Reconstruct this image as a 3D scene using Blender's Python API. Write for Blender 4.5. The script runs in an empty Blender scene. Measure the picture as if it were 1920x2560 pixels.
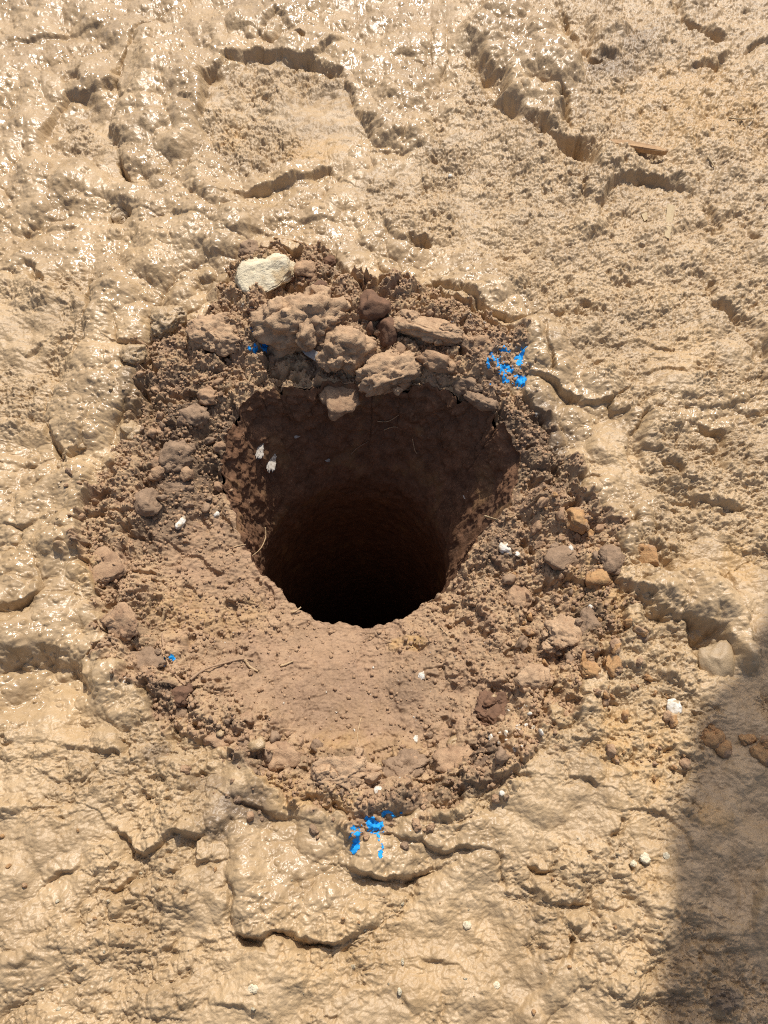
import bpy, math, random
import numpy as np

# ------------------------------------------------------------------ camera, sky, sun
sc = bpy.context.scene
col = sc.collection
H, TILT, FPX = 1.25, math.radians(28.0), 1934.0
cam_d = bpy.data.cameras.new("camera")
cam = bpy.data.objects.new("camera", cam_d); col.objects.link(cam)
cam.location = (0, 0, H); cam.rotation_euler = (TILT, 0, 0)
cam_d.sensor_fit = 'VERTICAL'; cam_d.sensor_height = 36.0; cam_d.lens = 36.0 * FPX / 2560.0
cam_d.clip_start = 0.02; cam_d.clip_end = 200
sc.camera = cam

SUN_EL, SUN_AZ = math.radians(55), math.radians(13)     # azimuth from +Y towards +X
sx, sy, sz = math.cos(SUN_EL)*math.sin(SUN_AZ), math.cos(SUN_EL)*math.cos(SUN_AZ), math.sin(SUN_EL)
w = bpy.data.worlds.new("World"); sc.world = w; w.use_nodes = True
nt = w.node_tree
bg = nt.nodes.get('Background') or nt.nodes.new('ShaderNodeBackground')
sky = nt.nodes.new('ShaderNodeTexSky'); sky.sky_type = 'NISHITA'; sky.sun_disc = False
sky.air_density = 0.8; sky.dust_density = 4.0; sky.ozone_density = 0.4; sky.sun_elevation = SUN_EL; sky.sun_rotation = SUN_AZ
nt.links.new(sky.outputs[0], bg.inputs[0]); bg.inputs[1].default_value = 0.11
out = nt.nodes.get('World Output') or nt.nodes.new('ShaderNodeOutputWorld')
nt.links.new(bg.outputs[0], out.inputs[0])
sd = bpy.data.lights.new("sun", 'SUN'); sd.energy = 3.9; sd.angle = math.radians(0.53); sd.color = (1, 0.95, 0.875)
so = bpy.data.objects.new("sun", sd); col.objects.link(so)
so.rotation_euler = (math.pi/2 - SUN_EL, 0, math.pi - SUN_AZ)
so.location = (sx*10, sy*10, sz*10)
sc.view_settings.view_transform = 'Standard'; sc.view_settings.look = 'None'
sc.cycles.use_denoising = False; sc.cycles.use_adaptive_sampling = False; sc.cycles.max_bounces = 6; sc.cycles.filter_width = 1.05
sc.view_settings.exposure = 0.20; sc.view_settings.gamma = 1.0

# ------------------------------------------------------------------ maths helpers
_c, _s = math.cos(TILT), math.sin(TILT)
def ray(px, py):
    u = (px - 960)/FPX; v = (1280 - py)/FPX
    return (u, v*_c + _s, v*_s - _c)
def G(px, py, z=0.0):                      # where a sight line meets the level z
    d = ray(px, py); t = (H - z)/-d[2]
    return (d[0]*t, d[1]*t)
f32 = np.float32
_rng = np.random.RandomState(7)
_perm = np.concatenate([_rng.permutation(256)]*2).astype(np.int32)
_ang = _rng.rand(256)*2*math.pi
_gx, _gy = np.cos(_ang).astype(f32), np.sin(_ang).astype(f32)
def perlin(x, y, seed=0):
    x = x + f32(seed*17.37 + 1000); y = y + f32(seed*9.71 + 1000)
    xi = np.floor(x).astype(np.int32); yi = np.floor(y).astype(np.int32)
    xf = (x - xi).astype(f32); yf = (y - yi).astype(f32)
    xi &= 255; yi &= 255
    u = xf*xf*xf*(xf*(xf*6-15)+10); v = yf*yf*yf*(yf*(yf*6-15)+10)
    def g(ix, iy, dx, dy):
        h = _perm[_perm[ix & 255] + (iy & 255)]
        return _gx[h]*dx + _gy[h]*dy
    a = g(xi, yi, xf, yf); b = g(xi+1, yi, xf-1, yf)
    c = g(xi, yi+1, xf, yf-1); d = g(xi+1, yi+1, xf-1, yf-1)
    a = a + u*(b-a); c = c + u*(d-c)
    return ((a + v*(c-a))*f32(1.5)).astype(f32)
def fbm(x, y, wl, octv, seed, gain=0.5, lac=2.03):
    r = 0; amp = 1.0; f = 1.0/wl
    for k in range(octv):
        r = r + f32(amp)*perlin(x*f32(f), y*f32(f), seed+k*3); amp *= gain; f *= lac
    return r
def cells(x, y, wl, seed, jit=0.9):        # distance to nearest scattered point + its random value
    x = x/f32(wl) + f32(500+seed*3.3); y = y/f32(wl) + f32(500+seed*1.7)
    xi = np.floor(x).astype(np.int32); yi = np.floor(y).astype(np.int32)
    best = np.full(x.shape, 9, f32); val = np.zeros(x.shape, f32)
    for i in (-1, 0, 1):
        for j in (-1, 0, 1):
            h = _perm[_perm[(xi+i) & 255] + ((yi+j) & 255)]
            h2 = _perm[(h + 57) & 255]; h3 = _perm[(h + 131) & 255]
            dx = (xi+i) + 0.5 + (h/255.0-0.5)*jit - x; dy = (yi+j) + 0.5 + (h2/255.0-0.5)*jit - y
            d = np.sqrt(dx*dx + dy*dy).astype(f32)
            m = d < best
            best = np.where(m, d, best); val = np.where(m, (h3/255.0).astype(f32), val)
    return best, val
def sst(a, b, x):
    t = np.clip((x-a)/(b-a), 0, 1); return t*t*(3-2*t)
def sdf_poly(X, Y, P):                      # positive inside
    d = np.full(X.shape, 1e9, f32); inside = np.zeros(X.shape, bool)
    n = len(P)
    for i in range(n):
        ax, ay = P[i]; bx, by = P[(i+1) % n]
        ex, ey = bx-ax, by-ay; L = ex*ex+ey*ey + 1e-12
        t = np.clip(((X-ax)*ex+(Y-ay)*ey)/L, 0, 1)
        dx = X-(ax+t*ex); dy = Y-(ay+t*ey)
        d = np.minimum(d, dx*dx+dy*dy)
        c = ((ay > Y) != (by > Y))
        if ey != 0: inside ^= c & (X < ex*(Y-ay)/ey + ax)
    d = np.sqrt(d); return np.where(inside, d, -d)
def line_d(X, Y, P):                        # distance, side (left +), 0..1 along
    best = np.full(X.shape, 1e9, f32); side = np.ones(X.shape, f32); along = np.zeros(X.shape, f32)
    seg = [math.hypot(P[i+1][0]-P[i][0], P[i+1][1]-P[i][1]) for i in range(len(P)-1)]
    tot = sum(seg); acc = 0
    for i in range(len(P)-1):
        ax, ay = P[i]; bx, by = P[i+1]; ex, ey = bx-ax, by-ay; L = ex*ex+ey*ey+1e-12
        t = np.clip(((X-ax)*ex+(Y-ay)*ey)/L, 0, 1)
        dx = X-(ax+t*ex); dy = Y-(ay+t*ey); d = dx*dx+dy*dy
        m = d < best
        best = np.where(m, d, best)
        side = np.where(m, np.sign(ex*(Y-ay)-ey*(X-ax)), side)
        along = np.where(m, (acc+t*seg[i])/tot, along); acc += seg[i]
    return np.sqrt(best), side, along

# ------------------------------------------------------------------ the ground sheet: one rectilinear grid
def spaced(a, b, step):                     # step(v) gives the local spacing
    v = [a]
    while v[-1] < b: v.append(v[-1] + step(v[-1]))
    return v
def grow(start, sign, n=22, s0=0.004, k=1.38):
    r = []; v = start; s = s0
    for _ in range(n): v += sign*s; s *= k; r.append(v)
    return r
xs_ = spaced(0, 1.2, lambda v: 0.0013 if v < 0.55 else 0.0013 + (v-0.55)*0.0016)
xs = np.array(sorted(grow(-xs_[-1], -1) + [-v for v in xs_[1:]] + xs_ + grow(xs_[-1], 1)), f32)
ys_ = spaced(-0.19, 2.42, lambda v: 0.0012 if v < 0.9 else 0.0012 + (v-0.9)*0.0011)
ys = np.array(sorted(grow(ys_[0], -1) + ys_ + grow(ys_[-1], 1)), f32)
X, Y = np.meshgrid(xs, ys); NX, NY = len(xs), len(ys)
dense = (sst(-1.6, -1.2, X)*(1-sst(1.2, 1.6, X))*sst(-0.5, -0.19, Y)*(1-sst(2.42, 2.9, Y))).astype(f32)
XW = X + 0.009*fbm(X, Y, 0.07, 5, 11, 0.62); YW = Y + 0.009*fbm(X, Y, 0.07, 5, 23, 0.62)
XW += 0.014*fbm(X, Y, 0.19, 2, 25); YW += 0.014*fbm(X, Y, 0.19, 2, 27)
HV = np.clip(.72 + .55*fbm(X, Y, .09, 3, 29, .6), .12, 1.3).astype(f32)      # how proud a mud edge stands varies along it

def local(P, m):
    x0, x1 = min(p[0] for p in P)-m, max(p[0] for p in P)+m
    y0, y1 = min(p[1] for p in P)-m, max(p[1] for p in P)+m
    i0, i1 = np.searchsorted(xs, [x0, x1]); j0, j1 = np.searchsorted(ys, [y0, y1])
    return (slice(max(j0-1, 0), j1+1), slice(max(i0-1, 0), i1+1))
def GP(pts): return [G(*p) for p in pts]

# crater outline (level ground) and the shaft
CRATER = GP([(196, 1290), (240, 1190), (300, 1090), (345, 1000), (345, 880), (440, 810), (560, 770), (590, 660), (680, 625), (800, 640), (850, 690),
          (930, 735), (1000, 720), (1110, 735), (1190, 790), (1290, 840), (1310, 950), (1370, 1060), (1420, 1160), (1500, 1260), (1560, 1370),
          (1575, 1520), (1540, 1640), (1450, 1740), (1370, 1860), (1260, 1960), (1130, 2025), (1000, 2065), (880, 2055), (740, 2010),
          (620, 1920), (470, 1820), (350, 1740), (285, 1640), (225, 1480), (185, 1400)])
CX, CY = -0.045, 0.705
_pa = np.radians([0, 17, 40, 60, 75, 90, 115, 137, 160, 180, 204, 225, 270, 315, 336, 348, 360])
_pr = np.array([.280, .325, .330, .305, .28, .265, .295, .335, .295, .25, .222, .214, .216, .214, .220, .236, .280])
_pz = np.array([-.055, -.040, -.026, -.018, -.01, -.01, -.02, -.035, -.055, -.075, -.095, -.11, -.12, -.105, -.085, -.07, -.045])
def ang(x, y): return np.mod(np.arctan2(y-CY, x-CX), 2*np.pi)
def wob(a, k, s): return np.sin(a*k+s)
def R_rim(a):
    return np.interp(a, _pa, _pr) + 0.003*wob(a, 9, 1) + 0.0025*wob(a, 17, 2.2) + 0.0015*wob(a, 41, .4) + .001*wob(a, 73, 1.4)
def Z_rim(a): return np.interp(a, _pa, _pz)
def R_shaft(a, z):                          # wall radius at depth z
    zr = Z_rim(a); t = np.clip((zr - z)/(0.30 + zr), 0, 1)
    base = 0.214 - .014*sst(.14, .30, -z) + .020*sst(.30, .62, -z) + .004*wob(a, 2, 1.0)*sst(.1, .3, -z) + 0.002*wob(a, 3, z*6) + 0.0015*wob(a, 7, z*14)
    return base + (R_rim(a) - base)*(1-t)**1.25

Z = 0.020*fbm(X, Y, 0.55, 2, 3) + 0.008*fbm(X, Y, 0.2, 2, 5)
crat_d = sdf_poly(X + 0.024*fbm(X, Y, 0.10, 5, 41, .58), Y + 0.024*fbm(X, Y, 0.10, 5, 43, .58), CRATER).astype(f32)
soil = sst(-0.006, 0.012, crat_d + .024*fbm(X, Y, .045, 4, 47, .6)).astype(f32)
soil = np.where(crat_d > .03, 1, soil).astype(f32)
A = ang(X, Y); RAD = np.hypot(X-CX, Y-CY).astype(f32)
d_in = (RAD - R_rim(A)).astype(f32)

# zones: smooth shiny mud, elsewhere trodden scaly mud
wet = np.zeros_like(X) + 0.25
def zone(pts, v, soft=0.03):
    P = GP(pts); sl = local(P, 0.12)
    d = sdf_poly(XW[sl] + 0.02*fbm(X[sl], Y[sl], .12, 2, 71), YW[sl] + .02*fbm(X[sl], Y[sl], .12, 2, 77), P)
    k = sst(-soft, soft, d); wet[sl] = wet[sl]*(1-k) + v*k
zone([(-200, -100), (1000, -100), (1180, 20), (1120, 260), (1040, 390), (830, 470), (960, 560), (1150, 640), (1330, 770), (1440, 900), (1540, 1000), (1470, 1130),
      (1560, 1240), (1660, 1260), (1600, 1400), (1560, 1360), (1420, 1150), (1300, 960), (1280, 830), (1130, 720), (860, 680), (800, 640), (600, 640), (560, 760), (340, 880), (330, 1060),
      (210, 1290), (190, 1480), (300, 1650), (300, 1780), (180, 1800), (0, 1800), (-200, 1800)], 1.0)
zone([(-50, 680), (215, 690), (225, 800), (150, 960), (100, 1060), (-50, 1100)], 0.2)
zone([(1200, 20), (1350, 10), (1450, 130), (1460, 240), (1410, 290), (1280, 290), (1180, 200)], 1.0)
zone([(540, 2080), (700, 1990), (1240, 2070), (1260, 2160), (1000, 2230), (900, 2330), (720, 2350), (600, 2300)], .75)
zone([(1580, 1440), (1780, 1400), (1900, 1560), (1900, 1690), (1820, 1700), (1700, 1580)], .6)
zone([(1480, 1020), (1600, 1010), (1750, 1000), (1900, 960), (1900, 1060), (1700, 1080)], .8)
zone([(520, 190), (640, 140), (760, 145), (870, 210), (910, 320), (850, 400), (640, 435), (540, 390), (505, 260)], 0.1)
zone([(130, 290), (230, 240), (300, 290), (310, 410), (350, 455), (280, 455), (200, 380)], 0.15)
zone([(-50, 2180), (200, 2150), (300, 2600), (-50, 2600)], .5)
rough = (1-wet)*(1-soil)
wetm = wet*(1-soil)

def pit(pts, h, wN=0.005, fade=0.0, ws=None):       # h<0 sunk, h>0 raised; fade>0: shallower towards the camera side
    P = GP(pts); sl = local(P, 0.06)
    d = sdf_poly(XW[sl], YW[sl], P)
    wN = wN*(1.35 if P[0][1] < 1.15 else 2.3); k = sst(-wN, wN, d)
    if h > 0: k = 0.62*k + 0.38*sst(0, 0.035, d)     # swollen rim
    if fade:
        y0, y1 = min(p[1] for p in P), max(p[1] for p in P)
        k = k*(1 - fade*(1 - sst(y0, y1, Y[sl])))
    Z[sl] += (1.1*h*k*(.35+.65*HV[sl])).astype(f32)
def ledge(pts, h, south=0.022, north=0.07, w=0.0045):  # left of the direction stands proud, right side drops
    P = GP(pts); sl = local(P, north*2)
    d, s, t = line_d(XW[sl], YW[sl], P)
    e = np.sqrt(np.clip(np.sin(np.pi*np.clip(t, 0.02, .98))*1.6, 0, 1))
    sd_ = d*s
    if P[0][1] > 1.15: w = w*1.9
    step = sst(-w, w, sd_)
    up = 0.55*np.exp(-np.maximum(sd_, 0)/north*1.6); dn = -0.6*np.exp(-np.maximum(-sd_, 0)/south*1.4)
    endf = np.exp(-np.maximum(0, d - 0.12)/0.02)
    Z[sl] += (.74*h*HV[sl]*e*endf*(step*up + (1-step)*dn)).astype(f32)
def ridge(pts, r, h, sharp=0.6):
    P = GP(pts); sl = local(P, r*2)
    d, s, t = line_d(XW[sl], YW[sl], P)
    e = np.clip(np.sin(np.pi*np.clip(t, 0.03, .97))*2.5, 0, 1)
    Z[sl] += (h*e*np.clip(1-(d/r)**2, 0, 1)**sharp).astype(f32)
def crack(pts, wd, h):
    P = GP(pts); sl = local(P, wd*3)
    d, s, t = line_d(XW[sl], YW[sl], P)
    e = np.clip(np.sin(np.pi*np.clip(t, 0.02, .98))*2.2, 0, 1)
    Z[sl] -= (h*HV[sl]*e*(1-sst(wd*0.35, wd, d))).astype(f32)
def spot(px, py, r, h):
    x, y = G(px, py); sl = local([(x, y)], r*2)
    d = np.hypot(XW[sl]-x, YW[sl]-y)
    Z[sl] += (h*(1-sst(r*.55, r, d))).astype(f32)

# --- top left: footprints and wet lumps
pit([(324, 231), (359, 116), (440, 87), (509, 191), (503, 324), (463, 382), (405, 440), (324, 417), (289, 347)], .022, .010)
pit([(515, 197), (567, 139), (637, 136), (706, 145), (770, 139), (851, 168), (885, 231), (920, 324), (856, 399), (770, 417), (654, 440), (579, 428), (538, 399), (503, 324), (500, 260)], -.034, .005, .75)
pit([(124, 266), (150, 226), (208, 226), (255, 214), (289, 203), (312, 260), (289, 324), (312, 417), (353, 457), (278, 457), (231, 405), (139, 393), (93, 399), (98, 324)], -.030, .005, .75)
pit([(157, 200), (166, 172), (203, 168), (190, 200)], -.022, .005)
crack([(284, 205), (301, 156), (330, 93), (347, 64), (417, 23)], .016, .024)
pit([(655, 100), (668, 55), (690, 36), (720, 42), (735, 70), (720, 110), (690, 118)], -.026, .006, .6)
spot(744, 98, .022, -.030)
ledge([(770, 141), (810, 110), (850, 96)], .034)
ledge([(580, 500), (610, 492), (660, 470), (723, 463), (770, 440), (828, 415), (868, 440)], .048, .03)
spot(300, 538, .036, -.03)
crack([(287, 395), (330, 446), (356, 459)], .012, .028)
ledge([(0, 110), (60, 100), (130, 80), (240, 60)], .02); ledge([(430, 260), (480, 275), (505, 330)], .02)
ledge([(20, 560), (120, 575), (200, 560)], .016); ledge([(150, 500), (230, 520), (300, 500), (380, 520)], .018)
ledge([(720, 560), (800, 540), (860, 560), (940, 550)], .02)
ledge([(560, 600), (640, 590), (720, 600), (800, 620)], .014)
ridge([(250, 470), (400, 490), (560, 540), (700, 590)], .06, .016)
# --- top right
pit([(1157, 87), (1203, 35), (1284, 12), (1353, 35), (1400, 98), (1440, 145), (1446, 197), (1400, 231), (1365, 214), (1330, 203), (1284, 231), (1261, 191), (1215, 168), (1168, 145)], .036, .009)
pit([(1157, 133), (1191, 191), (1220, 237), (1272, 243), (1249, 197), (1203, 156)], -.026, .006)
pit([(1244, 255), (1284, 231), (1336, 214), (1388, 231), (1408, 278), (1382, 324), (1330, 289), (1284, 260)], .030, .006)
pit([(1238, 260), (1284, 312), (1342, 340), (1382, 330), (1330, 289), (1272, 260)], -.022, .006)
pit([(1400, 231), (1423, 237), (1440, 301), (1435, 318), (1417, 301)], -.03, .005)
pit([(1382, 336), (1458, 347), (1498, 370), (1492, 434), (1463, 405), (1400, 376)], -.036, .006, .5)
pit([(1498, 370), (1550, 370), (1654, 399), (1770, 457), (1706, 463), (1649, 446), (1602, 428), (1539, 446), (1504, 480)], .026, .006)
ledge([(1450, 470), (1504, 486), (1539, 452), (1602, 434), (1649, 450), (1706, 466), (1780, 476)], .04, .03)
ledge([(1700, 178), (1740, 160), (1799, 145), (1863, 124), (1940, 90)], .04, .03, .06)
crack([(1675, -10), (1712, 52), (1747, 64), (1793, 87), (1805, 115)], .024, .036)
pit([(1469, 46), (1516, 35), (1562, 46), (1579, 98), (1539, 150), (1481, 133)], .03, .008)
crack([(1440, 98), (1463, 156), (1510, 174)], .022, .024)
crack([(1380, 0), (1420, 60), (1440, 100)], .02, .02)
ridge([(1105, 55), (1093, 145), (1079, 214)], .02, .012)
pit([(960, 249), (1018, 220), (1087, 266), (1093, 330), (1081, 370), (1047, 370), (1012, 347), (1006, 376), (960, 347), (900, 300)], .024, .008)
ledge([(940, 372), (1006, 378), (1047, 372), (1085, 370)], .02)
spot(1052, 600, .026, -.03)
ledge([(960, 560), (985, 590), (1030, 612), (1060, 600)], .03)
ridge([(1498, 400), (1480, 470), (1468, 530), (1440, 600)], .022, .012)
crack([(1510, 560), (1520, 530), (1560, 520)], .008, .012)
crack([(1770, 500), (1785, 560), (1780, 600)], .014, .018); crack([(1835, 520), (1860, 560), (1890, 600)], .014, .016)
# --- the swollen rim of wet mud around the crater (inner edges overhang the dry soil)
RIM = [(856, 655), (858, 690), (885, 712), (926, 740), (960, 766), (989, 750), (1030, 728), (1090, 690), (1122, 704), (1163, 733), (1209, 762), (1238, 790), (1284, 806), (1331, 797)]
ledge(RIM, .056, .03, .10, .003)
ledge([(905, 600), (937, 647), (972, 693), (995, 716), (1035, 716), (1080, 690)], .026, .02, .05)
ledge([(1325, 920), (1365, 932), (1411, 967), (1452, 990), (1492, 990), (1521, 978), (1533, 1018), (1573, 1018), (1585, 1005)], .040, .03, .06)
crack([(1340, 815), (1365, 861), (1371, 925)], .012, .014)
ridge([(1300, 800), (1390, 880), (1460, 950), (1540, 990)], .05, .014)
ridge([(1390, 1000), (1430, 1100), (1500, 1200), (1560, 1290)], .06, .010)
crack([(1625, 1022), (1597, 1062), (1588, 1103), (1597, 1149), (1616, 1205)], .016, .022)
ridge([(1660, 1030), (1630, 1080), (1625, 1130)], .035, .018)
ridge([(1610, 1015), (1700, 980), (1790, 975), (1880, 940)], .035, .018)
crack([(1735, 676), (1770, 715), (1785, 755)], .016, .02)
crack([(1770, 767), (1828, 785), (1863, 814), (1898, 860), (1912, 910)], .022, .024)
spot(1463, 779, .03, -.016); spot(1505, 790, .02, -.014)
crack([(1730, 1068), (1788, 1080), (1797, 1165)], .016, .022); crack([(1850, 1040), (1880, 1046), (1920, 1030)], .014, .02)
spot(1690, 1175, .024, -.014)
ledge([(1480, 700), (1560, 690), (1640, 720), (1700, 700)], .014); ledge([(1500, 860), (1580, 850), (1660, 880), (1740, 860)], .014)
ledge([(1560, 590), (1640, 600), (1720, 570)], .014); ledge([(1600, 940), (1680, 930), (1740, 945)], .016)
ledge([(1640, 1260), (1760, 1240), (1850, 1260), (1920, 1280)], .018); ledge([(1720, 1130), (1800, 1120), (1900, 1100)], .014)
# --- left roll
ridge([(330, 700), (300, 800), (270, 900), (215, 1000), (160, 1120)], .075, .030)
ridge([(640, 600), (520, 580), (420, 620), (340, 700)], .075, .022)
crack([(226, 690), (218, 750), (237, 790), (222, 830), (196, 900)], .014, .020)
crack([(110, 1035), (122, 1103), (152, 1143)], .014, .02)
ledge([(110, 1090), (150, 1146), (195, 1110), (215, 1050)], .034)
ledge([(440, 740), (475, 730), (490, 700), (540, 690)], .03, .03, .07); ledge([(300, 858), (345, 868), (400, 860)], .03)
crack([(46, 645), (93, 669), (107, 720)], .016, .02); ledge([(0, 660), (50, 665), (95, 680)], .024)
ledge([(20, 860), (60, 872), (100, 850)], .018); ledge([(0, 760), (60, 770), (140, 760), (190, 780)], .012)
ridge([(120, 1180), (160, 1280), (140, 1380)], .07, .020)
ledge([(0, 1300), (60, 1310), (110, 1290)], .014); ledge([(0, 1160), (50, 1165), (90, 1150)], .014)
ledge([(-20, 1537), (46, 1513), (98, 1473), (96, 1440)], .046, .03, .08)
# --- bottom left footprint with its bulging edge
ridge([(0, 1690), (40, 1615), (116, 1560), (205, 1570), (270, 1610), (290, 1680)], .05, .018)
pit([(35, 1656), (116, 1640), (191, 1672), (249, 1710), (300, 1800), (260, 1812), (174, 1790), (58, 1770), (0, 1800), (-40, 1800), (-40, 1700)], -.040, .009, .8)
ledge([(160, 1853), (231, 1864), (284, 1870), (318, 1915)], .03)
crack([(301, 1790), (312, 1850), (324, 1910)], .012, .014)
ledge([(245, 2070), (265, 2088), (307, 2099), (365, 2126), (428, 2078), (486, 2094), (494, 2138), (545, 2136)], .038, .026)
ledge([(110, 2222), (145, 2194), (195, 2188)], .026); ledge([(510, 2082), (560, 2062), (590, 2064)], .03)
crack([(552, 2188), (584, 2232), (579, 2300)], .010, .018)
ledge([(270, 2240), (330, 2190), (345, 2150)], .02)
pit([(602, 2320), (666, 2355), (664, 2395), (619, 2380)], -.030, .005, .4)
pit([(674, 2335), (729, 2342), (770, 2366), (820, 2379), (787, 2391), (735, 2379)], -.030, .005, .3)
ledge([(590, 2312), (650, 2345), (680, 2330), (729, 2338), (780, 2368), (860, 2360), (900, 2326), (950, 2306)], .03)
ledge([(860, 2165), (900, 2186), (960, 2184), (1029, 2190), (1100, 2180)], .052, .03)
ledge([(1020, 2096), (1076, 2126), (1134, 2138), (1209, 2119), (1249, 2125), (1258, 2170)], .044, .03)
crack([(1330, 2160), (1342, 2192), (1400, 2205)], .007, .024)
ledge([(1330, 2236), (1377, 2275), (1400, 2282), (1485, 2280)], .034)
crack([(1452, 2355), (1446, 2408)], .007, .026)
ridge([(1290, 2575), (1365, 2504), (1423, 2470), (1485, 2420)], .018, .010)
ledge([(1580, 2024), (1649, 2036), (1675, 2068), (1712, 2111), (1708, 2145)], .024)
crack([(1510, 2092), (1539, 2047)], .010, .016)
ledge([(1520, 2230), (1573, 2238), (1600, 2270), (1630, 2300), (1645, 2370), (1680, 2400)], .018)
ledge([(1869, 2352), (1898, 2244), (1914, 2165)], -.03, .03, .05)
ledge([(0, 2420), (60, 2400), (90, 2370)], .014); ledge([(400, 2500), (480, 2490), (560, 2520), (640, 2560)], .012)
ledge([(1040, 2400), (1100, 2395), (1180, 2420), (1240, 2500)], .010); ledge([(900, 2490), (980, 2480), (1060, 2510)], .010)
ledge([(30, 2030), (100, 2020), (170, 2040)], .012); ledge([(60, 1920), (150, 1935), (220, 1920)], .012)
# --- right: mud plate, sockets
pit([(1597, 1483), (1654, 1442), (1770, 1419), (1828, 1488), (1863, 1535), (1886, 1627), (1863, 1685), (1840, 1627), (1816, 1569), (1759, 1564), (1689, 1564), (1649, 1535)], .034, .007)
pit([(1585, 1506), (1620, 1560), (1678, 1575), (1700, 1570), (1649, 1540), (1600, 1490)], -.026, .006)
pit([(1735, 1569), (1816, 1575), (1838, 1640), (1820, 1690), (1760, 1690), (1735, 1640)], -.032, .007, .5)
spot(1625, 1401, .044, -.016); ridge([(1590, 1420), (1600, 1360), (1640, 1345), (1665, 1370)], .02, .016)
ledge([(1540, 1340), (1580, 1330), (1610, 1300)], .02); ledge([(1770, 1440), (1810, 1420), (1830, 1450)], .018)
ledge([(1640, 1700), (1700, 1720), (1760, 1760)], .014); ledge([(1180, 1960), (1280, 1920), (1350, 1940)], .02)
ledge([(1420, 1950), (1450, 1930), (1490, 1950)], .02)
ledge([(560, 1990), (640, 2010), (720, 2030)], .03)
spot(1811, 2504, .026, .008)

# --- the crater floor: from the outline down to the lip of the shaft
tt = np.clip(crat_d/np.maximum(crat_d + np.maximum(d_in, 0), 1e-4), 0, 1)
zr = Z_rim(A).astype(f32)
prof = 0.25*sst(0.0, .25, tt) + 0.75*tt**1.15
inside = sst(-0.012, 0.012, crat_d)
keep = 1 - sst(0.0, 0.10, crat_d)*0.85
Zc = zr*prof - 0.010*inside
collar = 0.016*sst(-.01, .04, crat_d)*(1-sst(.05, .13, crat_d))*(.4+.9*sst(-.3, .5, fbm(X, Y, .14, 2, 231)))*(1+1.1*np.exp(-((A-np.radians(275))/.8)**2))
mound = collar + 0.030*np.exp(-((A-np.pi/2)/1.0)**2)*sst(0.0, .05, crat_d)*(1-sst(.55, 1.0, tt)) # spoil heaped on the far side
Z = np.where(crat_d > -0.012, Z*keep*(1-.0*inside) + inside*(Zc + mound), Z).astype(f32)
smooth_slope = (np.exp(-((np.mod(A-np.radians(262)+np.pi, 2*np.pi)-np.pi)/.85)**2)*sst(.10, .42, tt)*soil).astype(f32)  # compacted by the auger
smooth_slope = np.maximum(smooth_slope, (.85*np.exp(-((A-np.radians(200))/.46)**2)*sst(.30, .6, tt)*soil)).astype(f32)
_bx, _by = G(1270, 925)
calm = 1-.75*np.exp(-((X-_bx)**2+(Y-_by)**2)/.055**2)
crumb = (soil*(1-.85*smooth_slope)*calm).astype(f32)

# --- fine relief (the mud farther off was churned deeper: coarser lumps)
XN = X/(1+.30*np.maximum(Y-.8, 0)); _f = np.maximum(Y-.8, 0); YN = np.where(Y > .8, .8+np.log1p(.75*_f)/.75, Y).astype(f32); XN = XN.astype(f32)
u1 = fbm(XN, YN, .075, 2, 101); u2 = fbm(XN, YN, .030, 3, 105)
bl1 = np.abs(fbm(XN+.015*u1, YN+.015*u2, .12, 2, 111, .45)); bl2 = np.abs(fbm(XN+.008*u2, YN+.006*u1, .055, 3, 113, .5))
lm = sst(-.35, .45, fbm(XN, YN, .33, 2, 117))
Z += dense*wetm*((.012+.014*lm)*(np.minimum(bl1, .8)-.3) + .005*lm*(np.minimum(bl2, .7)-.25) + .012*u1 + .011*fbm(XN, YN, .14, 2, 119) + (.0009+.0016*lm)*u2 + .0006*fbm(XN, YN, .009, 2, 109))
Z += dense*rough*(.010*u1 + .007*fbm(XN, YN, .14, 2, 123) + .0026*np.abs(u2))
def pimples(wl, seed, thr, amp):
    d, v = cells(XN, YN, wl, seed)
    return amp*np.where(v > thr, np.sqrt(np.clip(1-(d/(0.16+.22*(v-thr)/(1-thr)))**2, 0, 1)), 0)
Z += dense*wetm*(pimples(.020, 5, .55, .0034) + pimples(.011, 9, .6, .0018) + pimples(.045, 13, .8, .005))
# trodden mud: small terraces with broken edges, pocks and scales
def terrace(n, soft):
    fl = np.floor(n); fr = n - fl; return fl + sst(0.5-soft, 0.5+soft, fr)
q = fbm(XN*1.0, YN*1.15, .13, 4, 131, .58)
q2 = fbm(XN + .01*u2, YN*1.12, .05, 3, 151, .6)
busy = (.30+1.05*sst(-.30, .35, fbm(X, Y, .26, 4, 127, .6))).astype(f32); busy = np.maximum(busy, sst(.05, .3, X)*sst(.85, 1.2, Y)); rough0 = rough; rough = rough*busy
q3 = fbm(XN + .006*u2, YN*1.35 + .004*u1, .034, 3, 161, .6)
Z += dense*(rough*1.0 + wetm*.22)*(.0034*terrace(q*3.0, .10) + .0024*terrace(q2*2.4, .07) + .0024*terrace(q3*2.2, .08))
q4 = fbm(XN*1.3 + .004*u2, YN*1.3, .017, 3, 165, .6)
Z += dense*rough*(.0016*terrace(q4*2.0, .09) - .004*sst(.62, .8, q4))
rg = 1-np.abs(fbm(XN + .006*u2, YN*1.2, .034, 3, 171, .6))
Z += dense*rough*(.0022*(rg-.7) + .0013*fbm(XN, YN*1.2, .012, 4, 181, .75) - .006*sst(.50, .68, fbm(XN, YN, .028, 2, 191)))
Z += dense*rough*pimples(.014, 19, .80, .0018)
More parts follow.
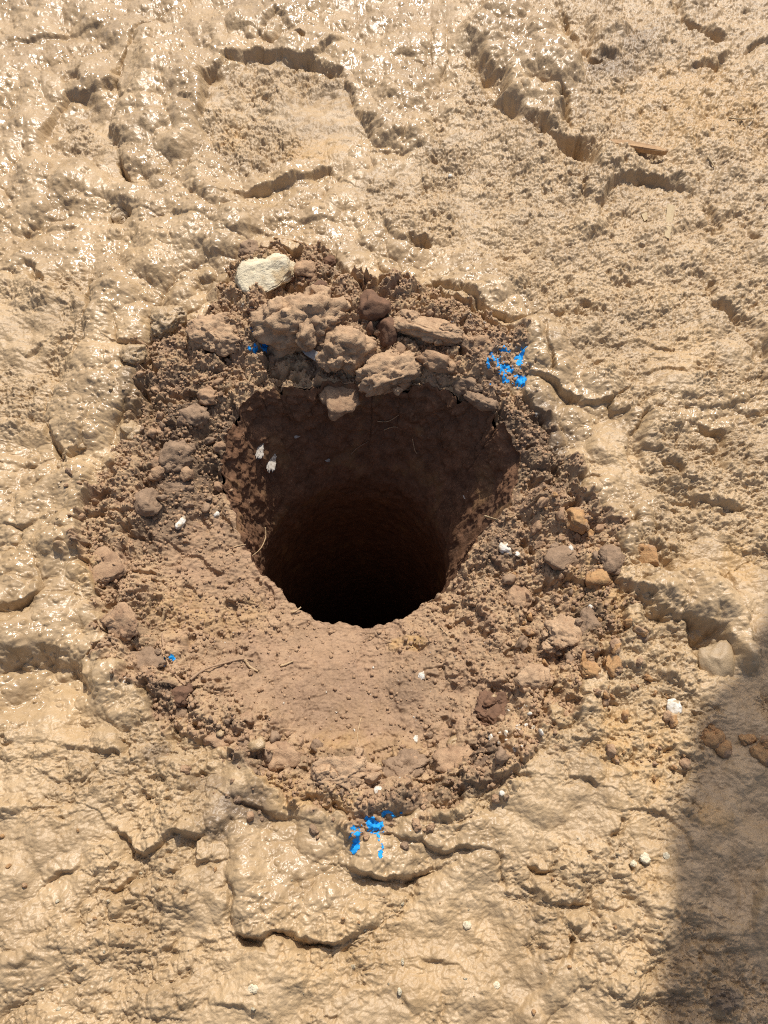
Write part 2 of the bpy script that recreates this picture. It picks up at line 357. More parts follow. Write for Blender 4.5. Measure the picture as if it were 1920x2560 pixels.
# crumbly soil
d1, v1 = cells(X + .004*u2, Y, .030, 31); d2, v2 = cells(X, Y, .013, 37); d3, v3 = cells(X, Y, .0065, 39)
d0, v0 = cells(X + .008*u2, Y + .006*u1, .058, 47)
lump = .017*(v0-.25)*sst(0, .55, 1-d0*1.15) + .012*(v1-.35)*np.clip(1-d1*1.1, 0, 1) + .0055*v2*np.clip(1-d2*1.25, 0, 1) + .0016*v3*np.clip(1-d3*1.3, 0, 1) + .0022*fbm(X, Y, .009, 3, 207, .7)
Z += dense*crumb*(1.35*lump + .010*fbm(X, Y, .06, 5, 201, .68) - .016*sst(.30, .6, fbm(X, Y, .05, 3, 211, .6)))
Z += dense*smooth_slope*(.004*fbm(X, Y, .10, 2, 221) + .0014*fbm(X, Y, .008, 3, 225, .7) + .0012*v3*np.clip(1-d3*1.3, 0, 1) + .0012*pimples(.02, 41, .8, 1.0))
# cracks in the crater soil
crack([(394, 1315), (440, 1345), (480, 1361), (505, 1385), (532, 1396)], .006, .016)
crack([(289, 1482), (345, 1466), (380, 1462), (405, 1448)], .006, .014)
crack([(532, 1060), (540, 1090), (548, 1110)], .005, .012); crack([(560, 1270), (548, 1220), (560, 1195)], .005, .010)
crack([(770, 1860), (790, 1890), (850, 1900)], .008, .018); crack([(1215, 1760), (1222, 1800), (1260, 1790)], .010, .018)
crack([(1330, 1430), (1345, 1470), (1338, 1500)], .010, .018); crack([(1160, 1880), (1190, 1860), (1215, 1855)], .010, .020)
crack([(1020, 1570), (1050, 1580), (1085, 1570)], .008, .010)
crack([(190, 1300), (250, 1275), (320, 1285)], .008, .014)
# colour masks: soil tones, plus shade painted onto the right crater slope
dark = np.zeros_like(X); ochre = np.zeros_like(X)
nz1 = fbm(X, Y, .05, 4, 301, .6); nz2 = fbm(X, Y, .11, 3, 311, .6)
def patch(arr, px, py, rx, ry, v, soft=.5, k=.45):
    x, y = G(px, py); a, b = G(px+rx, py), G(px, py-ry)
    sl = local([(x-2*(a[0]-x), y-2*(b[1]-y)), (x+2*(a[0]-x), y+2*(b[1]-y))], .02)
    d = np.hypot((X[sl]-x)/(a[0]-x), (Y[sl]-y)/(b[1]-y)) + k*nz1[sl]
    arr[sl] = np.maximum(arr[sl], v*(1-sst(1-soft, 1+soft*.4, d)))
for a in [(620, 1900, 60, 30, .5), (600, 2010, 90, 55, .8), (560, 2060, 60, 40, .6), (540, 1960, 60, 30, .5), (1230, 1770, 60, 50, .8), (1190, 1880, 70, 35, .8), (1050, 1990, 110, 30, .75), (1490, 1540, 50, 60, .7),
          (470, 1090, 130, 180, .85), (380, 1290, 80, 60, .6), (370, 980, 80, 90, .6), (430, 1180, 100, 90, .7), (1360, 1100, 90, 120, .75), (1260, 1080, 80, 90, .8), (1270, 1330, 40, 90, .7), (1811, 2504, 42, 36, .85), (1690, 2500, 34, 30, .5), (420, 1740, 70, 50, .6), (810, 1900, 120, 40, .5), (800, 700, 60, 60, .5),  # the right slope patches darken the colour where shade falls
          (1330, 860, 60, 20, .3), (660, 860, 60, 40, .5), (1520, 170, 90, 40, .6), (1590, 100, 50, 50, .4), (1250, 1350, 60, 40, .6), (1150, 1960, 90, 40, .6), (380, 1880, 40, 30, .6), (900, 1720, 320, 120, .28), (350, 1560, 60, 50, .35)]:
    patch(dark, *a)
for a in [(1750, 260, 220, 120, .7), (780, 370, 90, 40, .7), (580, 340, 40, 40, .5), (1680, 1400, 240, 40, .2), (1850, 1410, 60, 60, .8), (1000, 2380, 500, 130, .25), (1690, 880, 120, 60, .4), (1500, 1500, 80, 120, .55), (1545, 1890, 70, 120, .75),
          (1640, 1850, 60, 80, .5), (1770, 2040, 50, 40, .8), (1640, 1960, 40, 30, .8), (500, 1500, 160, 80, .3), (1010, 1560, 60, 20, .7), (750, 2000, 160, 30, .5), (690, 1960, 80, 30, .5), (1630, 2180, 80, 60, .5), (340, 1010, 60, 50, .4), (880, 1850, 200, 60, .3), (240, 1400, 60, 60, .5), (680, 680, 70, 60, .3)]:
    patch(ochre, *a)
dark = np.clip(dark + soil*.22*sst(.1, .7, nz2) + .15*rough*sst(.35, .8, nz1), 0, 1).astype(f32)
ochre = np.clip(ochre + .18*sst(.2, .8, fbm(X, Y, .16, 3, 321)), 0, 1).astype(f32)
lipn = sst(-.35, .35, fbm(X, Y, .16, 3, 341))
Z = Z + dense*(1-sst(-.004, .004, crat_d))*np.exp(-np.maximum(-crat_d, 0)/.035)*.020*lipn
Z = Z.astype(f32)
g1y, g1x = np.gradient(Z, ys, xs); _st = sst(1.2, 2.6, np.hypot(g1x, g1y))*(1-soil)
# soft mud bulges sideways over its creases
def blur(a, n):
    for _ in range(2):
        for ax in (0, 1):
            p = [(n+1, n) if k == ax else (0, 0) for k in (0, 1)]
            c = np.cumsum(np.pad(a, p, mode='edge').astype(np.float64), axis=ax)
            hi = c[2*n+1:] if ax == 0 else c[:, 2*n+1:]; lo = c[:-2*n-1] if ax == 0 else c[:, :-2*n-1]
            a = (hi-lo)/(2*n+1)
    return a.astype(f32)
Z = (Z*(1-_st) + blur(Z, 1)*_st).astype(f32)
ZS = blur(Z, 4); gy, gx = np.gradient(ZS, ys, xs)
gm = np.sqrt(gx*gx+gy*gy) + 1e-6; push = .0055*np.tanh(gm*1.1)*dense*(.25+.75*wet)*(1-soil*.6)*sst(.004, .06, d_in)
BX, BY = (-gx/gm*push).astype(f32), (-gy/gm*push).astype(f32)

# ground height and sight-line lookup
def gz(x, y):
    i = min(max(int(np.searchsorted(xs, x))-1, 0), NX-2); j = min(max(int(np.searchsorted(ys, y))-1, 0), NY-2)
    a = (x-xs[i])/(xs[i+1]-xs[i]); b = (y-ys[j])/(ys[j+1]-ys[j])
    return float((Z[j, i]*(1-a)+Z[j, i+1]*a)*(1-b) + (Z[j+1, i]*(1-a)+Z[j+1, i+1]*a)*b)
def hit(px, py, lift=0.0):                  # point of the ground or shaft wall seen there, and a rough normal
    d = ray(px, py); t = (H-0.12)/-d[2]
    while True:
        x, y, z = d[0]*t, d[1]*t, H+d[2]*t
        a = float(ang(x, y)); r = math.hypot(x-CX, y-CY)
        if r >= float(R_rim(a)):
            if z <= gz(x, y):
                e = .006
                n = np.array([gz(x-e, y)-gz(x+e, y), gz(x, y-e)-gz(x, y+e), 2*e]); break
        elif z < -0.02 and r >= float(R_shaft(a, z)):
            n = np.array([-(x-CX)/r, -(y-CY)/r, .25]); break
        t += .0007
        if z < -1.5: n = np.array([0, 0, 1.]); break
    n = n/np.linalg.norm(n)
    return np.array([x, y, z]) + n*lift, n
def mmpx(px, py):                           # metres per photo pixel at the ground there
    d = ray(px, py); return (H/-d[2])/FPX

# ------------------------------------------------------------------ materials
def mat(name):
    m = bpy.data.materials.new(name); m.use_nodes = True
    t = m.node_tree; t.nodes.clear()
    o = t.nodes.new('ShaderNodeOutputMaterial'); b = t.nodes.new('ShaderNodeBsdfPrincipled')
    t.links.new(b.outputs[0], o.inputs[0]); return m, t, b
class N:
    def __init__(s, t): s.t = t; s.co = t.nodes.new('ShaderNodeTexCoord').outputs['Object']
    def noise(s, scale, detail=3, rough=.6, vec=None):
        n = s.t.nodes.new('ShaderNodeTexNoise'); n.inputs['Scale'].default_value = scale
        n.inputs['Detail'].default_value = detail; n.inputs['Roughness'].default_value = rough
        s.t.links.new(vec or s.co, n.inputs['Vector']); return n.outputs['Fac']
    def vor(s, scale):
        n = s.t.nodes.new('ShaderNodeTexVoronoi'); n.inputs['Scale'].default_value = scale
        s.t.links.new(s.co, n.inputs['Vector']); return n
    def ramp(s, f, stops):
        r = s.t.nodes.new('ShaderNodeValToRGB'); e = r.color_ramp.elements
        while len(e) < len(stops): e.new(.5)
        for k, (p, c) in enumerate(stops): e[k].position = p; e[k].color = (c, c, c, 1) if not isinstance(c, tuple) else (*c, 1)
        s.t.links.new(f, r.inputs[0]); return r.outputs[0]
    def mix(s, f, a, b, mode='MIX'):
        m = s.t.nodes.new('ShaderNodeMix'); m.data_type = 'RGBA'; m.blend_type = mode
        for sock, v in ((m.inputs['Factor'], f), (m.inputs[6], a), (m.inputs[7], b)):
            if hasattr(v, 'links'): s.t.links.new(v, sock)
            elif isinstance(v, tuple): sock.default_value = (*v, 1)
            else: sock.default_value = v
        return m.outputs[2]
    def math(s, op, a, b):
        m = s.t.nodes.new('ShaderNodeMath'); m.operation = op
        for k, v in ((0, a), (1, b)):
            if hasattr(v, 'links'): s.t.links.new(v, m.inputs[k])
            else: m.inputs[k].default_value = v
        return m.outputs[0]
    def attr(s, name):
        a = s.t.nodes.new('ShaderNodeAttribute'); a.attribute_name = name; return a.outputs['Fac']
    def bump(s, h, dist, strength=1, prev=None):
        b = s.t.nodes.new('ShaderNodeBump'); b.inputs['Distance'].default_value = dist
        if hasattr(strength, 'links'): s.t.links.new(strength, b.inputs['Strength'])
        else: b.inputs['Strength'].default_value = strength
        s.t.links.new(h, b.inputs['Height'])
        if prev is not None: s.t.links.new(prev, b.inputs['Normal'])
        return b.outputs[0]

MUD1, MUD2, MUD3 = (.425, .302, .168), (.335, .233, .127), (.485, .358, .218)
SOIL1, SOIL2 = (.35, .228, .145), (.25, .158, .098)
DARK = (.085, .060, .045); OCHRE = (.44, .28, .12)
def earth_material(name='earth', s1=None, s2=None, s3=(.40, .27, .165)):
    s1 = s1 or SOIL1; s2 = s2 or SOIL2
    m, t, b = mat(name); n = N(t)
    wet_, soil_, dark_, och = n.attr('wet'), n.attr('soil'), n.attr('dark'), n.attr('ochre')
    big = n.noise(7, 4); mid = n.noise(45, 4); fine = n.noise(260, 4, .7)
    mud = n.mix(n.ramp(big, [(.40, 0.), (.60, 1.)]), MUD1, MUD2)
    mud = n.mix(n.ramp(mid, [(.42, 0.), (.75, .7)]), mud, MUD3)
    so1 = n.mix(n.ramp(mid, [(.35, 0.), (.65, 1.)]), s1, s2)
    so1 = n.mix(n.ramp(fine, [(.45, 0.), (.72, .7)]), so1, s3)
    tan = n.math('MULTIPLY', n.ramp(n.noise(16, 5, .7), [(.37, 0.), (.54, .9)]), n.attr('crumb'))
    so1 = n.mix(tan, so1, (.43, .30, .175))
    c = n.mix(soil_, mud, so1)
    c = n.mix(n.math('MULTIPLY', och, n.ramp(mid, [(.3, .35), (.6, 1.)])), c, OCHRE)
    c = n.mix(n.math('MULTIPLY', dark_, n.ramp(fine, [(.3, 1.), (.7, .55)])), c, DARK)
    # pale mineral grains
    v = n.vor(330); g = n.math('MULTIPLY', n.ramp(v.outputs['Distance'], [(.10, 1.), (.16, 0.)]), n.ramp(v.outputs['Color'], [(.86, 0.), (.88, 1.)]))
    g = n.math('MULTIPLY', g, n.math('ADD', n.math('MULTIPLY', soil_, .8), .12))
    c = n.mix(g, c, (.66, .60, .50))
    t.links.new(c, b.inputs['Base Color'])
    r = n.math('SUBTRACT', .52, n.math('MULTIPLY', wet_, n.math('MULTIPLY', n.ramp(n.noise(11, 4, .6), [(.42, .40), (.62, 1.)]), .40)))
    r = n.math('ADD', r, n.math('MULTIPLY', soil_, .32))
    r = n.math('ADD', r, n.math('MULTIPLY', n.math('SUBTRACT', fine, .5), .25))
    t.links.new(r, b.inputs['Roughness'])
    b.inputs['IOR'].default_value = 1.42
    t.links.new(n.math('SUBTRACT', .55, n.math('MULTIPLY', soil_, .42)), b.inputs['Specular IOR Level'])
    dry = n.math('SUBTRACT', .75, n.math('MULTIPLY', wet_, .6))
    nrm = n.bump(n.noise(150, 3, .5), .0018, .6)
    nrm = n.bump(n.noise(420, 3, .65), .0010, dry, nrm)
    t.links.new(nrm, b.inputs['Normal'])
    return m
EARTH = earth_material()
SUBSOIL = earth_material('shaded_subsoil', (.205, .108, .061), (.11, .057, .031), (.25, .145, .085))  # red-brown subsoil, its colour darkened so the shaft walls read as shaded
def simple(name, c1, c2, scale=60, rough=.9, bumps=((90, .003), (300, .0012)), spec=.25, c3=None):
    m, t, b = mat(name); n = N(t)
    c = n.mix(n.ramp(n.noise(scale, 5, .65), [(.35, 0.), (.68, 1.)]), c1, c2)
    if c3: c = n.mix(n.ramp(n.noise(scale*.45, 3), [(.52, 0.), (.62, 1.)]), c, c3)
    t.links.new(c, b.inputs['Base Color']); b.inputs['Roughness'].default_value = rough
    b.inputs['Specular IOR Level'].default_value = spec
    nr = None
    for s, d in bumps: nr = n.bump(n.noise(s, 5, .65), d, 1, nr)
    if nr is not None: t.links.new(nr, b.inputs['Normal'])
    return m
M_STONE = simple('pale_limestone', (.68, .60, .43), (.54, .46, .31), 40, .85, ((60, .006), (200, .002)), c3=(.45, .34, .20))
M_BROWN = simple('brown_soil', (.43, .285, .17), (.27, .165, .098), 55, .95)
M_LOAM = simple('tan_brown_loam', (.50, .345, .21), (.31, .195, .115), 48, .95, c3=(.40, .27, .165))
M_DARKC = simple('dark_clay', (.19, .105, .062), (.12, .07, .045), 50, .9, ((70, .002), (300, .0008)))
M_ORANGE = simple('orange_clay', (.46, .28, .13), (.34, .18, .08), 70, .95, c3=(.36, .235, .14))
M_GREYC = simple('grey_brown_clay', (.31, .212, .136), (.225, .15, .095), 60, .95)
M_TAN = simple('wet_tan_mud', MUD1, MUD2, 40, .35, ((110, .002), (400, .0008)), .5)
M_GREY = simple('muddy_grey_stone', (.38, .28, .165), (.31, .22, .125), 25, .5, ((110, .0015), (400, .0006)), .4)
M_CHALK = simple('white_chalk', (.74, .71, .64), (.52, .46, .36), 160, .85, ((250, .0014),), c3=(.42, .33, .22))
M_SMEAR = simple('dirty_chalk', (.56, .52, .46), (.30, .25, .20), 130, .9, ((250, .0012),))
M_SLATE = simple('grey_slate', (.34, .33, .31), (.22, .20, .18), 90, .6, ((200, .0008),))
M_BLUE = simple('blue_spray_paint', (.008, .24, .68), (.02, .37, .80), 220, .75, ((300, .0008),), .3)
M_ROOT = simple('pale_root', (.50, .37, .22), (.36, .24, .13), 200, .8, ((400, .0004),))
M_ROOTB = simple('brown_root', (.37, .25, .155), (.28, .18, .11), 200, .9, ((300, .0006),))
M_WOOD = simple('orange_wood', (.44, .28, .14), (.30, .18, .09), 80, .7, ((250, .0008),))
M_STRAW = simple('straw', (.47, .37, .22), (.38, .28, .16), 120, .75, ((300, .0006),))
M_STEEL = simple('rusty_steel', (.20, .17, .15), (.22, .11, .06), 12, .5, ((60, .0006),), .5)

# ------------------------------------------------------------------ mesh building
def quads_mesh(name, co, quads, material, attrs=None):
    me = bpy.data.meshes.new(name)
    me.vertices.add(len(co)); me.vertices.foreach_set('co', np.ascontiguousarray(co, f32).ravel())
    nq = len(quads)
    me.loops.add(nq*4); me.loops.foreach_set('vertex_index', np.ascontiguousarray(quads, np.int32).ravel())
    me.polygons.add(nq); me.polygons.foreach_set('loop_start', np.arange(0, nq*4, 4, dtype=np.int32))
    me.update(calc_edges=True)
    for k, v in (attrs or {}).items():
        a = me.attributes.new(k, 'FLOAT', 'POINT'); a.data.foreach_set('value', np.ascontiguousarray(v, f32).ravel())
    me.materials.append(material)
    return me
def link(name, me, kind=None, label=None, cat=None, group=None, parent=None):
    o = bpy.data.objects.new(name, me); col.objects.link(o)
    if kind: o['kind'] = kind
    if label: o['label'] = label
    if cat: o['category'] = cat
    if group: o['group'] = group
    if parent: o.parent = parent
    return o
idx = np.arange(NX*NY, dtype=np.int32).reshape(NY, NX)
Q = np.stack([idx[:-1, :-1], idx[:-1, 1:], idx[1:, 1:], idx[1:, :-1]], -1)
co = np.stack([X+BX, Y+BY, Z], -1).reshape(-1, 3)
# snap the rim vertices onto the lip so that the edge of the hole is clean
cut = (d_in < 0)
fcut = cut[:-1, :-1] & cut[:-1, 1:] & cut[1:, 1:] & cut[1:, :-1]
edge_in = cut.ravel()
aa = A.ravel()[edge_in]; rr_ = R_rim(aa) - .0002
pa_t = np.linspace(0, 2*np.pi, 901)
ztab = np.array([gz(CX+math.cos(a)*(R_rim(a)+.003), CY+math.sin(a)*(R_rim(a)+.003)) for a in pa_t])
co[edge_in, 2] = np.interp(aa, pa_t, ztab)
co[edge_in, 0] = CX + np.cos(aa)*rr_; co[edge_in, 1] = CY + np.sin(aa)*rr_
fsoil = (crat_d[:-1, :-1] > 0.0) & ~fcut
fmud = ~(crat_d[:-1, :-1] > 0.0) & ~fcut
def sub(mask, name):
    q = Q[mask]; used = np.unique(q); remap = np.zeros(NX*NY, np.int32); remap[used] = np.arange(len(used))
    at = {'wet': wet.ravel()[used], 'soil': soil.ravel()[used], 'dark': dark.ravel()[used], 'ochre': ochre.ravel()[used], 'crumb': crumb.ravel()[used]}
    return quads_mesh(name, co[used], remap[q], EARTH, at)
link('ground', sub(fmud, 'ground'), 'structure')
link('crater', sub(fsoil, 'crater'), 'structure')
# the shaft
NA, NZ = 900, 420
pa = np.linspace(0, 2*np.pi, NA, endpoint=False); s_ = np.linspace(0, 1, NZ)**1.9
PA, S = np.meshgrid(pa, s_)
ztop = np.interp(pa, pa_t, ztab) - .0012
PZ = ztop[None, :]*(1-S) + (-2.6)*S
PR = R_shaft(PA, np.minimum(PZ, Z_rim(PA)))
strk = fbm((PA*.35).astype(f32), (PZ*1.0).astype(f32), .022, 3, 401, .6) + .6*np.where(PA > 6.0, 0, 0)
k_ = sst(0, .02, ztop[None, :]-PZ)
lmp = fbm((PA*.28).astype(f32), PZ.astype(f32), .06, 4, 411, .6)
upper = np.exp(-np.maximum(ztop[None, :]-PZ, 0)/.16)
ex = np.minimum(1, np.minimum(PA, 2*np.pi-PA)/.15)
PR = PR + ex*k_*(.0016*strk + (.0015+.010*upper*np.where(np.sin(PA) > -.25, 1, .15))*lmp + .005*upper*np.where(np.sin(PA) > -.25, 1, .15)*fbm((PA*.28).astype(f32), PZ.astype(f32), .020, 4, 417, .65))
PR[0] += .004
vx = np.stack([CX-.020*sst(.10, .40, -PZ)+np.cos(PA)*PR, CY+np.sin(PA)*PR, PZ], -1).reshape(-1, 3)
vx = np.concatenate([vx, [[CX, CY, -2.62]]])
ii = np.arange(NA*NZ, dtype=np.int32).reshape(NZ, NA); jj = np.roll(ii, -1, 1)
SQ = np.stack([ii[:-1], ii[1:], jj[1:], jj[:-1]], -1).reshape(-1, 4)
last = NA*NZ
SQ = np.concatenate([SQ, [[ii[-1, k], last, ii[-1, (k+2) % NA], ii[-1, k+1]] for k in range(0, NA, 2)]])
deep = sst(.02, .2, -PZ + ztop[None, :]*0)
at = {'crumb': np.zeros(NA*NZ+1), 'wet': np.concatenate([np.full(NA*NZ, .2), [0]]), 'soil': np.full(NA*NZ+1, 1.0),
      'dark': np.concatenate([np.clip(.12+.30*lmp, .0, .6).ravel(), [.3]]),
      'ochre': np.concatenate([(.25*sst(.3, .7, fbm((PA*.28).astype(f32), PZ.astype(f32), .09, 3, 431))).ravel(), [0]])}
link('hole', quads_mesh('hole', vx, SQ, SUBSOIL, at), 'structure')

# ------------------------------------------------------------------ stones, clods, crumbs
from mathutils import noise as mn, Vector, Matrix
import bmesh
def lump_mesh(name, rx, ry, rz, material, seed, sub=4, rough=.22, facets=0, crumb=.08, wl=1.0, bits=0):
    rnd = random.Random(seed); bm = bmesh.new()
    def one(c, s, sub, facets, rough, crumb):
        off = Vector((rnd.uniform(-50, 50), rnd.uniform(-50, 50), rnd.uniform(-50, 50)))
        new = bmesh.ops.create_icosphere(bm, subdivisions=sub, radius=1.0)['verts']
        pl = []
        for _ in range(facets):
            v = Vector((rnd.gauss(0, 1), rnd.gauss(0, 1), rnd.gauss(0, 1))).normalized(); pl.append((v, rnd.uniform(.5, .85)))
        rot = Matrix.Rotation(rnd.uniform(0, 6), 3, 'Z') @ Matrix.Rotation(rnd.uniform(0, 6), 3, 'X')
        for v in new:
            n = v.co.normalized(); p = n.copy()
            for q, d in pl:
                e = p.dot(q) - d
                if e > 0: p -= q*e*.95
            r = rough*mn.fractal(n*1.4*wl+off, .8, 2.1, 4)
            if crumb > .045:
                g = max(0, .5+1.1*mn.noise(n*1.6*wl+off*1.7))
                r += crumb*g*(.9*(.45-mn.voronoi(n*3.7*wl+off)[0][0]) + .7*(.45-mn.voronoi(n*9*wl+off)[0][0]))
            r += (.02+.35*crumb)*mn.fractal(n*9*wl+off, .45, 2.2, 5)
            p = rot @ (p + n*r)
            v.co = Vector((c[0]+p.x*s[0], c[1]+p.y*s[1], c[2]+p.z*s[2]))
    one((0, 0, 0), (rx, ry, rz), sub, facets, rough, crumb)
    for k in range(bits):
        a = rnd.uniform(0, 6.28); u = rnd.uniform(.35, 1.0); f = rnd.uniform(.12, .46)
        r = f*(rx*ry*rz)**(1/3)
        one((rx*u*math.cos(a), ry*u*math.sin(a), rz*rnd.uniform(-.1, .65)*math.sqrt(max(0, 1.1-u*u))), (r*rnd.uniform(.8, 1.3), r*rnd.uniform(.8, 1.2), r*rnd.uniform(.7, 1)), max(3, sub-1), rnd.choice((4, 6, 8)), .30, .17)
    me = bpy.data.meshes.new(name); bm.to_mesh(me); bm.free()
    for f in me.polygons: f.use_smooth = True
    me.materials.append(material); return me
def clod(name, px, py, rpx, rpy, material, label, cat, seed, hz=.7, rot=0, lift=.25, **kw):
    p, n = hit(px, py); m = mmpx(px, py)
    rx, ry = rpx*m*1.1, rpy*m*1.22
    rz = hz*math.sqrt(rx*ry)
    if cat in ('soil clod', 'clay clod', 'mud clod'):
        big = rpx > 40
        kw.setdefault('facets', 4); kw.setdefault('bits', 16 if rpx > 60 else 9 if big else 5 if rpx > 24 else 2); kw['crumb'] = kw.get('crumb', .1)*1.35
        lift *= .6
    if cat in ('chalk', 'pebble'): lift -= .25; rx *= .85; ry *= .85; rz *= .85
    o = link(name, lump_mesh(name, rx, ry, rz, material, seed, **kw), None, label, cat)
    o.location = p + n*rz*lift
    o.rotation_euler = (random.Random(seed).uniform(-.2, .2), random.Random(seed+1).uniform(-.2, .2), math.radians(rot))
    return o
